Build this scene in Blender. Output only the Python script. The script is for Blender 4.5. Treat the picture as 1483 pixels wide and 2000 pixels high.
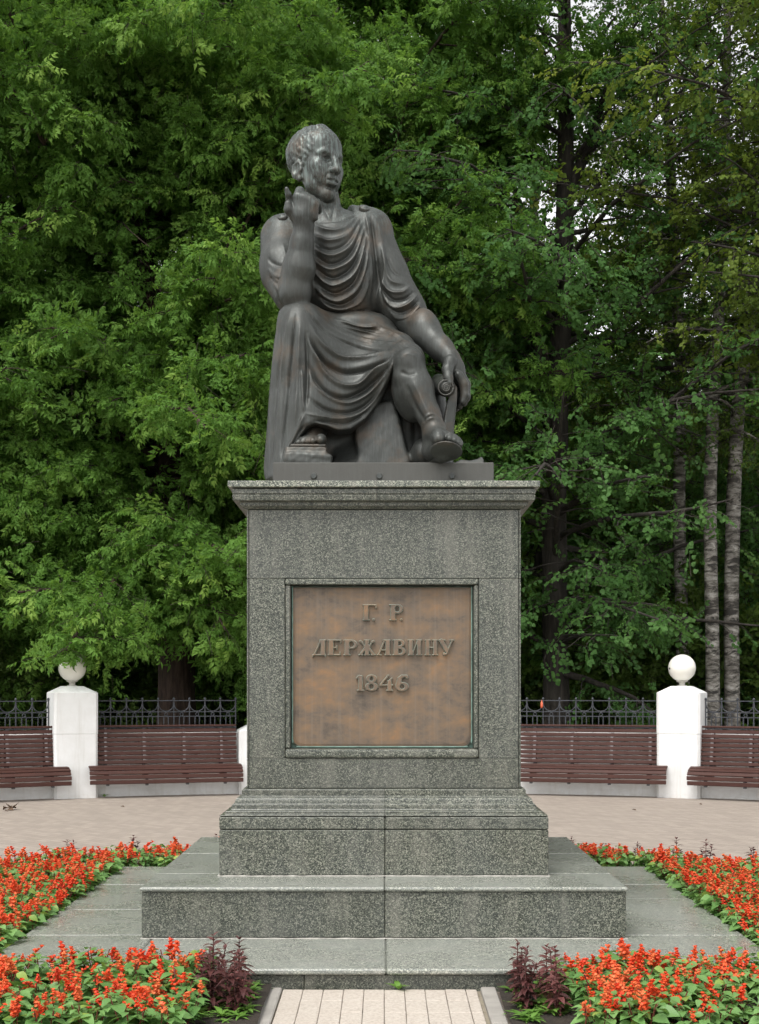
import bpy, bmesh, math, random
import numpy as np
from mathutils import Vector, Matrix

# ---------------------------------------------------------------- camera, sky, sun, exposure
for o in list(bpy.data.objects):
    bpy.data.objects.remove(o)
scene = bpy.context.scene
C = scene.collection
EYE = 1.65
FPX = 2700.0
cam_d = bpy.data.cameras.new('camera')
cam_d.sensor_fit = 'VERTICAL'
cam_d.sensor_height = 36.0
cam_d.lens = FPX / 2000 * 36.0
cam_d.shift_x = -8.5 / 2000
cam_d.shift_y = 340 / 2000
cam_d.clip_start = 0.1
cam_d.clip_end = 3000
cam = bpy.data.objects.new('camera', cam_d)
cam.location = (0, 0, EYE)
cam.rotation_euler = (math.radians(90), 0, 0)
C.objects.link(cam)
scene.camera = cam

SUN_EL, SUN_AZ = math.radians(60), math.radians(208)      # azimuth clockwise from +Y: behind and a little left of the camera
world = bpy.data.worlds.new('World')
scene.world = world
world.use_nodes = True
wn = world.node_tree
for n in list(wn.nodes):
    wn.nodes.remove(n)
sky = wn.nodes.new('ShaderNodeTexSky')
sky.sky_type = 'NISHITA'
sky.sun_disc = False
sky.sun_elevation = SUN_EL
sky.sun_rotation = SUN_AZ
sky.air_density = 1.0
sky.dust_density = 1.0
sky.ozone_density = 1.0
hs = wn.nodes.new('ShaderNodeHueSaturation')               # overcast: a nearly colourless sky
hs.inputs['Saturation'].default_value = 0.05
hs.inputs['Value'].default_value = 1.0
wbg = wn.nodes.new('ShaderNodeBackground')
wbg.inputs['Strength'].default_value = 0.14
wo = wn.nodes.new('ShaderNodeOutputWorld')
wn.links.new(sky.outputs[0], hs.inputs['Color'])
wn.links.new(hs.outputs[0], wbg.inputs['Color'])
wn.links.new(wbg.outputs[0], wo.inputs['Surface'])

sun_d = bpy.data.lights.new('sun', 'SUN')
sun_d.energy = 1.4
sun_d.angle = math.radians(30)
sun_d.color = (1.0, 0.98, 0.95)
sun = bpy.data.objects.new('sun', sun_d)
sdir = Vector((math.sin(SUN_AZ) * math.cos(SUN_EL), math.cos(SUN_AZ) * math.cos(SUN_EL), math.sin(SUN_EL)))
sun.rotation_euler = sdir.to_track_quat('Z', 'Y').to_euler()
sun.location = (-6, -8, 14)
C.objects.link(sun)

scene.view_settings.view_transform = 'Standard'
scene.view_settings.look = 'None'
scene.view_settings.exposure = 1.08
scene.view_settings.gamma = 1.0
scene.view_settings.use_curve_mapping = False
scene.render.engine = 'CYCLES'
scene.cycles.max_bounces = 5
scene.cycles.diffuse_bounces = 3
scene.cycles.use_adaptive_sampling = True
scene.cycles.adaptive_threshold = 0.03
scene.cycles.glossy_bounces = 2
scene.cycles.transmission_bounces = 3
scene.cycles.transparent_max_bounces = 5

# ---------------------------------------------------------------- helpers
def P(px, py, Y):
    """point of the place seen at photo pixel (px, py) and standing Y metres from the camera"""
    return np.array([(px - 750.0) * Y / FPX, Y, EYE + (1340.0 - py) * Y / FPX])

def tag(o, label=None, cat=None, group=None, kind=None):
    if label: o['label'] = label
    if cat: o['category'] = cat
    if group: o['group'] = group
    if kind: o['kind'] = kind
    return o

def link(o, parent=None):
    C.objects.link(o)
    if parent is not None:
        o.parent = parent
    return o

def thing(name, label, cat, loc=(0, 0, 0), rotz=0.0, group=None):
    o = bpy.data.objects.new(name, None)
    o.empty_display_size = 0.2
    o.location = loc
    o.rotation_euler = (0, 0, rotz)
    return tag(link(o), label, cat, group)

def mesh_of(name, verts, faces, mat=None, smooth=False):
    me = bpy.data.meshes.new(name)
    if isinstance(verts, np.ndarray) and isinstance(faces, np.ndarray):
        nv, (nf, k) = len(verts), faces.shape
        me.vertices.add(nv)
        me.vertices.foreach_set('co', verts.astype(np.float32).ravel())
        me.loops.add(nf * k)
        me.loops.foreach_set('vertex_index', faces.astype(np.int32).ravel())
        me.polygons.add(nf)
        me.polygons.foreach_set('loop_start', np.arange(0, nf * k, k, dtype=np.int32))
        me.polygons.foreach_set('loop_total', np.full(nf, k, dtype=np.int32))
        me.update(calc_edges=True)
    else:
        me.from_pydata([tuple(v) for v in verts], [], [tuple(f) for f in faces])
        me.update()
    if mat is not None:
        for m in (mat if isinstance(mat, (list, tuple)) else [mat]):
            me.materials.append(m)
    if smooth:
        me.polygons.foreach_set('use_smooth', np.ones(len(me.polygons), dtype=bool))
    return me

def obj(name, me, parent=None, loc=None, rotz=None):
    o = bpy.data.objects.new(name, me)
    link(o, parent)
    if loc is not None: o.location = loc
    if rotz is not None: o.rotation_euler = (0, 0, rotz)
    return o

class MB:
    """collects shapes of ONE piece"""
    def __init__(self):
        self.v = []; self.f = []
    def add(self, vs, fs):
        n = len(self.v)
        self.v += [tuple(map(float, p)) for p in vs]
        self.f += [tuple(i + n for i in f) for f in fs]
        return self
    def box(self, x0, x1, y0, y1, z0, z1, c=0.0):
        if c <= 0:
            vs = [(x, y, z) for z in (z0, z1) for y in (y0, y1) for x in (x0, x1)]
            fs = [(0, 2, 3, 1), (4, 5, 7, 6), (0, 1, 5, 4), (2, 6, 7, 3), (0, 4, 6, 2), (1, 3, 7, 5)]
            return self.add(vs, fs)
        bm = bmesh.new()
        bmesh.ops.create_cube(bm, size=1)
        for v in bm.verts:
            v.co = ((x0 + x1) / 2 + v.co.x * (x1 - x0), (y0 + y1) / 2 + v.co.y * (y1 - y0), (z0 + z1) / 2 + v.co.z * (z1 - z0))
        bmesh.ops.bevel(bm, geom=bm.edges[:], offset=c, segments=1 if c < 0.012 else 2, affect='EDGES', profile=0.6)
        bm.verts.index_update()
        self.add([v.co[:] for v in bm.verts], [[v.index for v in f.verts] for f in bm.faces])
        bm.free()
        return self
    def tube(self, pts, r, n=8, cap=True):
        pts = [np.array(p, float) for p in pts]
        rs = r if isinstance(r, (list, tuple, np.ndarray)) else [r] * len(pts)
        base = len(self.v)
        up = np.array([0, 0, 1.0])
        u_prev = None
        for i, p in enumerate(pts):
            t = pts[min(i + 1, len(pts) - 1)] - pts[max(i - 1, 0)]
            t = t / (np.linalg.norm(t) + 1e-9)
            if u_prev is None:
                a = up if abs(t[2]) < 0.9 else np.array([1.0, 0, 0])
                u = np.cross(t, a)
            else:
                u = u_prev - t * np.dot(u_prev, t)
            u /= np.linalg.norm(u) + 1e-9
            u_prev = u
            w = np.cross(t, u)
            for k in range(n):
                a = 2 * math.pi * k / n
                self.v.append(tuple(p + rs[i] * (math.cos(a) * u + math.sin(a) * w)))
        for i in range(len(pts) - 1):
            for k in range(n):
                a, b = base + i * n + k, base + i * n + (k + 1) % n
                self.f.append((a, b, b + n, a + n))
        if cap:
            self.f.append(tuple(base + k for k in range(n))[::-1])
            self.f.append(tuple(base + (len(pts) - 1) * n + k for k in range(n)))
        return self
    def lathe(self, prof, c=(0, 0, 0), n=24):
        base = len(self.v)
        for (r, z) in prof:
            for k in range(n):
                a = 2 * math.pi * k / n
                self.v.append((c[0] + r * math.cos(a), c[1] + r * math.sin(a), c[2] + z))
        for i in range(len(prof) - 1):
            for k in range(n):
                a, b = base + i * n + k, base + i * n + (k + 1) % n
                self.f.append((a, b, b + n, a + n))
        self.f.append(tuple(base + k for k in range(n))[::-1])
        self.f.append(tuple(base + (len(prof) - 1) * n + k for k in range(n)))
        return self
    def mesh(self, name, mat=None, smooth=False, org=(0, 0, 0)):
        v = [(p[0] - org[0], p[1] - org[1], p[2] - org[2]) for p in self.v]
        return mesh_of(name, v, self.f, mat, smooth)
    def build(self, name, mat=None, parent=None, smooth=False):
        org = parent.location if parent is not None else (0, 0, 0)
        p = parent
        if p is not None and p.parent is not None:
            org = p.parent.location + p.location
        o = obj(name, self.mesh(name, mat, smooth, org), parent)
        return o

# ---------------------------------------------------------------- materials
class G:
    """small node-graph writer"""
    def __init__(self, name):
        self.m = bpy.data.materials.new(name)
        self.m.use_nodes = True
        self.t = self.m.node_tree
        self.b = self.t.nodes['Principled BSDF']
        self.out = self.t.nodes['Material Output']
    def n(self, kind, **kw):
        nd = self.t.nodes.new('ShaderNode' + kind)
        for k, v in kw.items():
            if k.startswith('_'):
                setattr(nd, k[1:], v)
            else:
                key = int(k[1:]) if k[0] == 'i' and k[1:].isdigit() else k.replace('_', ' ')
                self.set(nd.inputs[key], v)
        return nd
    def set(self, sock, v):
        if hasattr(v, 'is_output'):
            self.t.links.new(v, sock)
        elif hasattr(v, 'outputs'):
            self.t.links.new(v.outputs[0], sock)
        else:
            if isinstance(v, (tuple, list)) and len(v) == 3 and sock.type == 'RGBA':
                v = (*v, 1)
            sock.default_value = v
    def p(self, **kw):
        for k, v in kw.items():
            self.set(self.b.inputs[k.replace('_', ' ')], v)
        return self
    def ramp(self, fac, stops, interp='LINEAR'):
        r = self.n('ValToRGB', Fac=fac)
        r.color_ramp.interpolation = interp
        e = r.color_ramp.elements
        while len(e) < len(stops): e.new(0.5)
        for i, (pos, col) in enumerate(stops):
            e[i].position = pos
            e[i].color = (*col, 1) if len(col) == 3 else col
        return r.outputs[0]
    def mix(self, fac, a, b, blend='MIX'):
        m = self.n('Mix', _data_type='RGBA', _blend_type=blend)
        self.set(m.inputs[0], fac); self.set(m.inputs[6], a); self.set(m.inputs[7], b)
        return m.outputs[2]
    def math(self, op, a, b=0.0, clamp=False):
        m = self.n('Math', _operation=op, _use_clamp=clamp)
        self.set(m.inputs[0], a); self.set(m.inputs[1], b)
        return m.outputs[0]
    def coord(self, scale=(1, 1, 1), kind='Object', jitter=0.0):
        tc = self.n('TexCoord')
        v = tc.outputs[kind]
        if jitter:
            oi = self.n('ObjectInfo')
            vm = self.n('VectorMath', _operation='SCALE'); 
            cb = self.n('CombineXYZ'); self.set(cb.inputs[0], oi.outputs['Random']); self.set(cb.inputs[1], oi.outputs['Random']); self.set(cb.inputs[2], oi.outputs['Random'])
            self.set(vm.inputs[0], cb.outputs[0]); vm.inputs['Scale'].default_value = jitter
            ad = self.n('VectorMath', _operation='ADD'); self.set(ad.inputs[0], v); self.set(ad.inputs[1], vm.outputs[0])
            v = ad.outputs[0]
        mp = self.n('Mapping', Scale=scale)
        self.set(mp.inputs['Vector'], v)
        return mp.outputs[0]
    def noise(self, vec, scale, detail=4, rough=0.55, out=0, dist=0.0):
        nd = self.n('TexNoise', Scale=scale, Detail=detail, Roughness=rough, Distortion=dist)
        self.set(nd.inputs['Vector'], vec)
        return nd.outputs[out]
    def voro(self, vec, scale, out='Distance', feature='F1', rnd=1.0):
        nd = self.n('TexVoronoi', _feature=feature, Scale=scale, Randomness=rnd)
        self.set(nd.inputs['Vector'], vec)
        return nd.outputs[out]
    def bump(self, h, strength=0.3, dist=0.01, normal=None):
        b = self.n('Bump', Strength=strength, Distance=dist)
        self.set(b.inputs['Height'], h)
        if normal is not None: self.set(b.inputs['Normal'], normal)
        return b.outputs[0]
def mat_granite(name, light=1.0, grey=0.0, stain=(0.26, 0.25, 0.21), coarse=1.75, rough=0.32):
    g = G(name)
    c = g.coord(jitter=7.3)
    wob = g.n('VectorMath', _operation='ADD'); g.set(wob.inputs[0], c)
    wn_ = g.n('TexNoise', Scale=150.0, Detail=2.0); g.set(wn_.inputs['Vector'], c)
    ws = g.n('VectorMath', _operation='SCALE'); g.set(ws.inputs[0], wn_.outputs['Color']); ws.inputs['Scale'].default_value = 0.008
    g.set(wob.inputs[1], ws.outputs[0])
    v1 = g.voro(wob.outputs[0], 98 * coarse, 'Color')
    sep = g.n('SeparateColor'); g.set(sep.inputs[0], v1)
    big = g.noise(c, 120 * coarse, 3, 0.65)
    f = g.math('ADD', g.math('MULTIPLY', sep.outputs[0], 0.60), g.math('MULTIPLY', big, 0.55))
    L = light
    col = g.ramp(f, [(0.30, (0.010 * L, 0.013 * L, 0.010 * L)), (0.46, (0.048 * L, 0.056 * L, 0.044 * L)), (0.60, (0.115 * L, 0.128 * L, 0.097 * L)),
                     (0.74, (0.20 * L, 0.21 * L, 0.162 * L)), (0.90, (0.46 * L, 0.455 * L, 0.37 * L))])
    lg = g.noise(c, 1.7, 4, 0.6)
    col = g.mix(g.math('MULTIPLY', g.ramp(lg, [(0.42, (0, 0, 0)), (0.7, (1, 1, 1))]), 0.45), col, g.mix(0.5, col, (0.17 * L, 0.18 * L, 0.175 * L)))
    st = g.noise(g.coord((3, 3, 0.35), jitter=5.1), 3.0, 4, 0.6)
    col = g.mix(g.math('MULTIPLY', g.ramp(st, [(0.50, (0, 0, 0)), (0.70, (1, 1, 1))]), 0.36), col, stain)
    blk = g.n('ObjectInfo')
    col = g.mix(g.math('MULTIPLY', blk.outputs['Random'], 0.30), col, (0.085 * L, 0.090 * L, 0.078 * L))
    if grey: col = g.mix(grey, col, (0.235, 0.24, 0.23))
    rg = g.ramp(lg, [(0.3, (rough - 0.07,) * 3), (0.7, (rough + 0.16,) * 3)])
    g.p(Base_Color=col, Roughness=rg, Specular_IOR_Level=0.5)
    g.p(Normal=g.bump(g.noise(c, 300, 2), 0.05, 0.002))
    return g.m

def mat_bronze(name, base=(0.052, 0.054, 0.049), warm=(0.130, 0.082, 0.048), green=0.26, metal=0.40):
    g = G(name)
    c = g.coord()
    n1 = g.noise(c, 2.6, 5, 0.6)
    n2 = g.noise(c, 14, 5, 0.65)
    col = g.mix(g.ramp(n1, [(0.35, (0, 0, 0)), (0.68, (1, 1, 1))]), tuple(0.78 * x for x in base), tuple(1.22 * x for x in base))
    streak = g.noise(g.coord((30, 30, 1.2)), 2.6, 5, 0.6)
    col = g.mix(g.math('MULTIPLY', g.ramp(streak, [(0.50, (0, 0, 0)), (0.64, (1, 1, 1))]), 0.28), col, (0.098, 0.105, 0.100))
    col = g.mix(g.math('MULTIPLY', g.ramp(g.noise(c, 4.3, 4, 0.6), [(0.52, (0, 0, 0)), (0.68, (1, 1, 1))]), 0.38), col, warm)
    # rain-washed upward faces turn pale green, in streaks
    ge = g.n('NewGeometry')
    sp = g.n('SeparateXYZ'); g.set(sp.inputs[0], ge.outputs['Normal'])
    ob = g.n('SeparateXYZ'); g.set(ob.inputs[0], g.n('TexCoord').outputs['Object'])
    fac = g.math('MULTIPLY', g.ramp(g.noise(g.coord((34, 34, 1.6)), 2.4, 6, 0.7), [(0.46, (0, 0, 0)), (0.62, (1, 1, 1))]), green)
    hi = g.n('MapRange'); g.set(hi.inputs[0], ob.outputs[2]); hi.inputs[1].default_value = 1.85; hi.inputs[2].default_value = 2.3
    fac2 = g.math('MULTIPLY', fac, g.math('ADD', g.math('MULTIPLY', hi.outputs[0], 2.0), 0.25), True)
    col = g.mix(fac2, col, (0.20, 0.255, 0.235))
    # polished crests show the warm metal
    pt = g.ramp(ge.outputs['Pointiness'], [(0.53, (0, 0, 0)), (0.62, (1, 1, 1))])
    col = g.mix(g.math('MULTIPLY', pt, 0.5), col, (0.115, 0.105, 0.090))
    g.p(Base_Color=col, Metallic=metal, Roughness=g.ramp(n2, [(0.3, (0.40,) * 3), (0.7, (0.57,) * 3)]))
    g.p(Normal=g.bump(g.noise(c, 38, 6, 0.7), 0.22, 0.006))
    return g.m

def mat_simple(name, col, rough=0.6, var=0.25, scale=6.0, bump=0.0, bscale=60, **kw):
    g = G(name)
    c = g.coord(jitter=3.0)
    n = g.noise(c, scale, 5, 0.6)
    lo = tuple(x * (1 - var) for x in col); hi = tuple(min(1, x * (1 + var)) for x in col)
    g.p(Base_Color=g.ramp(n, [(0.3, lo), (0.7, hi)]), Roughness=rough, **kw)
    if bump:
        g.p(Normal=g.bump(g.noise(c, bscale, 4), bump, 0.006))
    return g.m

M = {}
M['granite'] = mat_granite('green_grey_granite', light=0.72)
M['granite_top'] = mat_granite('worn_skylit_granite_top', light=1.9, grey=0.45, stain=(0.38, 0.35, 0.31), rough=0.24)  # weathered treads, with the sky's sheen put into the paler, greyer colour
M['granite_mid'] = mat_granite('lighter_granite_moulding', light=1.25, stain=(0.33, 0.30, 0.26), rough=0.28)  # lighter mix of the same granite, for the cornice crown
M['bronze'] = mat_bronze('dark_bronze')
M['bronze_plain'] = mat_bronze('dark_bronze_base', base=(0.058, 0.064, 0.062), warm=(0.064, 0.068, 0.064), green=0.1)
# ---------------------------------------------------------------- sculpting tools: signed-distance shapes, meshed, then worked over with strokes
def smin(a, b, k):
    if k <= 0: return np.minimum(a, b)
    h = np.maximum(k - np.abs(a - b), 0) / k
    return np.minimum(a, b) - h * h * k * 0.25

class Field:
    def __init__(self, lo, hi, h):
        self.lo = np.array(lo, float); self.h = h
        self.n = np.ceil((np.array(hi, float) - self.lo) / h).astype(int) + 1
        self.ax = [self.lo[i] + h * np.arange(self.n[i]) for i in range(3)]
        self.D = np.full(self.n, 0.3, np.float32)
    def region(self, lo, hi, pad):
        s = []
        for i in range(3):
            a = int(max(0, math.floor((lo[i] - pad - self.lo[i]) / self.h)))
            b = int(min(self.n[i], math.ceil((hi[i] + pad - self.lo[i]) / self.h) + 1))
            if b <= a: return None
            s.append(slice(a, b))
        return tuple(s)
    def put(self, lo, hi, fn, k, sub=False):
        s = self.region(lo, hi, k + 3 * self.h)
        if s is None: return
        X = self.ax[0][s[0]].astype(np.float32)[:, None, None]
        Y = self.ax[1][s[1]].astype(np.float32)[None, :, None]
        Z = self.ax[2][s[2]].astype(np.float32)[None, None, :]
        d = fn(X, Y, Z, s).astype(np.float32)
        A = self.D[s]
        self.D[s] = -smin(-A, d, k) if sub else smin(A, d, k)
    def cone(self, a, b, ra, rb, k=0.03, sub=False):
        a = np.asarray(a, float); b = np.asarray(b, float)
        ab = b - a; L2 = float(ab @ ab) + 1e-9; r = max(ra, rb)
        def fn(X, Y, Z, s):
            x, y, z = X - a[0], Y - a[1], Z - a[2]
            t = np.clip((x * ab[0] + y * ab[1] + z * ab[2]) / L2, 0, 1)
            return np.sqrt((x - t * ab[0]) ** 2 + (y - t * ab[1]) ** 2 + (z - t * ab[2]) ** 2) - (ra + (rb - ra) * t)
        self.put(np.minimum(a, b) - r, np.maximum(a, b) + r, fn, k, sub)
        return self
    def chain(self, pts, rs, k=0.03):
        for i in range(len(pts) - 1):
            self.cone(pts[i], pts[i + 1], rs[i], rs[i + 1], k)
        return self
    def ell(self, c, r, R=None, k=0.03, sub=False):
        c = np.asarray(c, float); r = np.asarray(r, float)
        R = np.eye(3) if R is None else np.asarray(R, float)
        e = np.sqrt(((R * r) ** 2).sum(axis=1))
        def fn(X, Y, Z, s):
            x, y, z = X - c[0], Y - c[1], Z - c[2]
            q = [(x * R[0, i] + y * R[1, i] + z * R[2, i]) for i in range(3)]
            k0 = np.sqrt(sum((q[i] / r[i]) ** 2 for i in range(3)))
            k1 = np.sqrt(sum((q[i] / r[i] ** 2) ** 2 for i in range(3))) + 1e-6
            return k0 * (k0 - 1) / k1
        self.put(c - e, c + e, fn, k, sub)
        return self
    def rbox(self, c, half, R=None, rad=0.02, k=0.02, sub=False):
        c = np.asarray(c, float); half = np.asarray(half, float) - rad
        R = np.eye(3) if R is None else np.asarray(R, float)
        e = np.abs(R) @ (half + rad)
        def fn(X, Y, Z, s):
            x, y, z = X - c[0], Y - c[1], Z - c[2]
            q = [np.abs(x * R[0, i] + y * R[1, i] + z * R[2, i]) - half[i] for i in range(3)]
            o = np.sqrt(sum(np.maximum(v, 0) ** 2 for v in q))
            return o + np.minimum(np.maximum(np.maximum(q[0], q[1]), q[2]), 0) - rad
        self.put(c - e, c + e, fn, k, sub)
        return self
    def relief(self, poly, ctrl, thick, k=0.03, edge=0.03):
        """a thick sheet: outline and depth given at photo points with their distance (px, py, Y)"""
        cp = np.array([P(*q) for q in ctrl])
        pv = np.array(poly, float)
        # thin-plate spline Y(x, z)
        def U(r2): return r2 * np.log(r2 + 1e-9)
        A = cp[:, [0, 2]]; n = len(A)
        K = U(((A[:, None] - A[None]) ** 2).sum(-1)) + 1e-4 * np.eye(n)
        Pm = np.hstack([np.ones((n, 1)), A])
        S = np.zeros((n + 3, n + 3)); S[:n, :n] = K; S[:n, n:] = Pm; S[n:, :n] = Pm.T
        w = np.linalg.solve(S, np.concatenate([cp[:, 1], np.zeros(3)]))
        def ev(x, z):
            r2 = (x[..., None] - A[:, 0]) ** 2 + (z[..., None] - A[:, 1]) ** 2
            return U(r2) @ w[:n] + w[n] + w[n + 1] * x + w[n + 2] * z
        q = np.array([P(a, b, 9.55)[[0, 2]] for a, b in poly])
        for _ in range(3):
            yy = ev(q[:, 0], q[:, 1])
            q = np.array([P(a, b, y)[[0, 2]] for (a, b), y in zip(poly, yy)])
        y_lo, y_hi = cp[:, 1].min() - 0.05, cp[:, 1].max() + thick + 0.05
        def fn(X, Y, Z, s):
            xs, zs = X[:, 0, 0], Z[0, 0, :]
            gx, gz = np.meshgrid(xs, zs, indexing='ij')
            yf = ev(gx, gz)
            dd = np.full(gx.shape, 1e9); ins = np.zeros(gx.shape, bool)
            for i in range(len(q)):
                a, b = q[i], q[(i + 1) % len(q)]
                ex, ez = b - a
                t = np.clip(((gx - a[0]) * ex + (gz - a[1]) * ez) / (ex * ex + ez * ez + 1e-12), 0, 1)
                dd = np.minimum(dd, (gx - a[0] - t * ex) ** 2 + (gz - a[1] - t * ez) ** 2)
                c1 = (a[1] > gz) != (b[1] > gz)
                with np.errstate(divide='ignore', invalid='ignore'):
                    xi = a[0] + (gz - a[1]) / (b[1] - a[1] + 1e-15) * ex
                ins ^= c1 & (gx < xi)
            d2 = np.sqrt(dd) * np.where(ins, -1, 1)
            # slope makes the vertical gap an over-estimate of distance
            sy = np.gradient(yf, self.h)
            sl = 1.0 / np.sqrt(1 + np.clip(sy[0] ** 2 + sy[1] ** 2, 0, 9))
            dy = (np.abs(Y - (yf + thick / 2)[:, None, :]) - thick / 2) * sl[:, None, :]
            d2 = d2[:, None, :] + 0 * Y
            a, b = d2 + edge, dy + edge
            return np.minimum(np.maximum(a, b), 0) + np.sqrt(np.maximum(a, 0) ** 2 + np.maximum(b, 0) ** 2) - edge
        lo = [q[:, 0].min(), y_lo, q[:, 1].min()]; hi = [q[:, 0].max(), y_hi, q[:, 1].max()]
        self.put(lo, hi, fn, k)
        return self
    def mesh(self):
        D = self.D; n = self.n
        neg = D < 0
        act = np.zeros(n - 1, bool); cnt = None
        c = [neg[i:n[0] - 1 + i, j:n[1] - 1 + j, k:n[2] - 1 + k] for i in (0, 1) for j in (0, 1) for k in (0, 1)]
        allv = c[0].copy(); anyv = c[0].copy()
        for m in c[1:]:
            allv &= m; anyv |= m
        act = anyv & ~allv
        idx = np.argwhere(act)
        vid = np.full(n - 1, -1, np.int32)
        vid[act] = np.arange(len(idx))
        corner = np.array([(i, j, k) for i in (0, 1) for j in (0, 1) for k in (0, 1)])
        val = np.stack([D[idx[:, 0] + o[0], idx[:, 1] + o[1], idx[:, 2] + o[2]] for o in corner], 1)
        acc = np.zeros((len(idx), 3)); num = np.zeros(len(idx))
        for a in range(8):
            for b in range(a + 1, 8):
                if np.abs(corner[a] - corner[b]).sum() != 1: continue
                va, vb = val[:, a], val[:, b]
                m = (va < 0) != (vb < 0)
                t = np.where(m, va / np.where(m, va - vb, 1), 0)
                pt = corner[a] + t[:, None] * (corner[b] - corner[a])
                acc += pt * m[:, None]; num += m
        V = self.lo + (idx + acc / num[:, None]) * self.h
        F = []
        for ax in range(3):
            u, w = [(1, 2), (2, 0), (0, 1)][ax]
            sl0 = [slice(None)] * 3; sl1 = [slice(None)] * 3
            sl0[ax] = slice(0, -1); sl1[ax] = slice(1, None)
            a, b = neg[tuple(sl0)], neg[tuple(sl1)]
            e = np.argwhere(a != b)
            ok = (e[:, u] > 0) & (e[:, w] > 0) & (e[:, u] < n[u] - 1) & (e[:, w] < n[w] - 1)
            e = e[ok]
            flip = ~a[e[:, 0], e[:, 1], e[:, 2]]
            du = np.zeros(3, int); du[u] = 1
            dw = np.zeros(3, int); dw[w] = 1
            q = [e - du - dw, e - dw, e, e - du]
            ids = np.stack([vid[p[:, 0], p[:, 1], p[:, 2]] for p in q], 1)
            ids[flip] = ids[flip][:, ::-1]
            F.append(ids)
        F = np.vstack(F)
        return Skin(V, F)

class Skin:
    """a dense sculpted surface"""
    def __init__(self, V, F):
        self.V = V; self.F = F
    def normals(self):
        V, F = self.V, self.F
        fn = np.cross(V[F[:, 2]] - V[F[:, 0]], V[F[:, 3]] - V[F[:, 1]])
        N = np.zeros_like(V)
        for k in range(4):
            for d in range(3):
                N[:, d] += np.bincount(F[:, k], fn[:, d], len(V))
        return N / (np.linalg.norm(N, axis=1, keepdims=True) + 1e-12)
    def smooth(self, it=2, lam=0.5, mask=None):
        F = self.F
        E = np.vstack([F[:, [0, 1]], F[:, [1, 2]], F[:, [2, 3]], F[:, [3, 0]]])
        deg = np.bincount(E.ravel(), minlength=len(self.V)).astype(float)
        for _ in range(it):
            A = np.zeros_like(self.V)
            for d in range(3):
                A[:, d] = np.bincount(E[:, 0], self.V[E[:, 1], d], len(self.V)) + np.bincount(E[:, 1], self.V[E[:, 0], d], len(self.V))
            step = lam * (A / np.maximum(deg, 1)[:, None] - self.V)
            self.V = self.V + (step if mask is None else step * mask[:, None])
        return self
    def strokes(self, items, front=True):
        """each item: (points [(px, py)], width, height[, lower-side width factor]) worked into the surface along its normals"""
        V = self.V; N = self.normals()
        px = 750 + V[:, 0] * FPX / V[:, 1]; py = 1340 - (V[:, 2] - EYE) * FPX / V[:, 1]
        facing = N[:, 1] < 0.15
        disp = np.zeros(len(V))
        for it in items:
            pts, wd, amp = it[0], it[1], it[2]
            asym = it[3] if len(it) > 3 else 1.0
            pts = np.array(pts, float)
            # Catmull-Rom resample
            if len(pts) > 2:
                q = np.vstack([2 * pts[0] - pts[1], pts, 2 * pts[-1] - pts[-2]])
                out = []
                for i in range(1, len(q) - 2):
                    for t in np.linspace(0, 1, 5, endpoint=False):
                        out.append(0.5 * ((2 * q[i]) + (-q[i - 1] + q[i + 1]) * t + (2 * q[i - 1] - 5 * q[i] + 4 * q[i + 1] - q[i + 2]) * t * t + (-q[i - 1] + 3 * q[i] - 3 * q[i + 1] + q[i + 2]) * t ** 3))
                out.append(pts[-1]); pts = np.array(out)
            P3 = []
            last = None
            for a, b in pts:
                m = facing & (np.abs(px - a) < 4) & (np.abs(py - b) < 4)
                if m.any():
                    y = V[m, 1].min()
                    last = y
                elif last is not None:
                    y = last
                else:
                    continue
                P3.append(P(a, b, y))
            if len(P3) < 2: continue
            P3 = np.array(P3)
            wmax = wd * max(1, asym)
            lo, hi = P3.min(0) - 2.6 * wmax, P3.max(0) + 2.6 * wmax
            sel = np.where(((V > lo) & (V < hi)).all(1) & facing)[0]
            if len(sel) == 0: continue
            X = V[sel]
            best = np.full(len(sel), 1e9); par = np.zeros(len(sel)); side = np.zeros(len(sel))
            seg = np.linalg.norm(np.diff(P3, axis=0), axis=1); cum = np.concatenate([[0], np.cumsum(seg)])
            for i in range(len(P3) - 1):
                a, ab = P3[i], P3[i + 1] - P3[i]
                t = np.clip(((X - a) @ ab) / (ab @ ab + 1e-12), 0, 1)
                r = X - a - t[:, None] * ab
                d = np.sqrt((r ** 2).sum(1))
                m = d < best
                best[m] = d[m]; par[m] = (cum[i] + t[m] * seg[i]) / cum[-1]
                side[m] = (ab[0] * r[m, 2] - ab[2] * r[m, 0])
            w = np.where(side < 0, wd * asym, wd)
            ends = np.clip(np.minimum(par, 1 - par) / 0.18, 0, 1)
            ends = ends * ends * (3 - 2 * ends)
            g = np.exp(-(best / w) ** (1.25 if amp > 0 else 2.0) * 1.5)
            disp[sel] += amp * g * (0.12 + 0.88 * ends)
        self.V = V + N * disp[:, None]
        return self
    def grain(self, amp, freq, seed=0):
        rs = np.random.RandomState(seed)
        N = self.normals(); d = np.zeros(len(self.V))
        for i in range(10):
            k = rs.normal(size=3) * freq * (1 + i * 0.35)
            d += np.sin(self.V @ k + rs.rand() * 7) / (1 + 0.3 * i)
        self.V = self.V + N * (amp * d / 3)[:, None]
        return self
    def build(self, name, mat, parent):
        V = self.V - np.array(parent.location)
        return obj(name, mesh_of(name, V, self.F, mat, True), parent)
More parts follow.
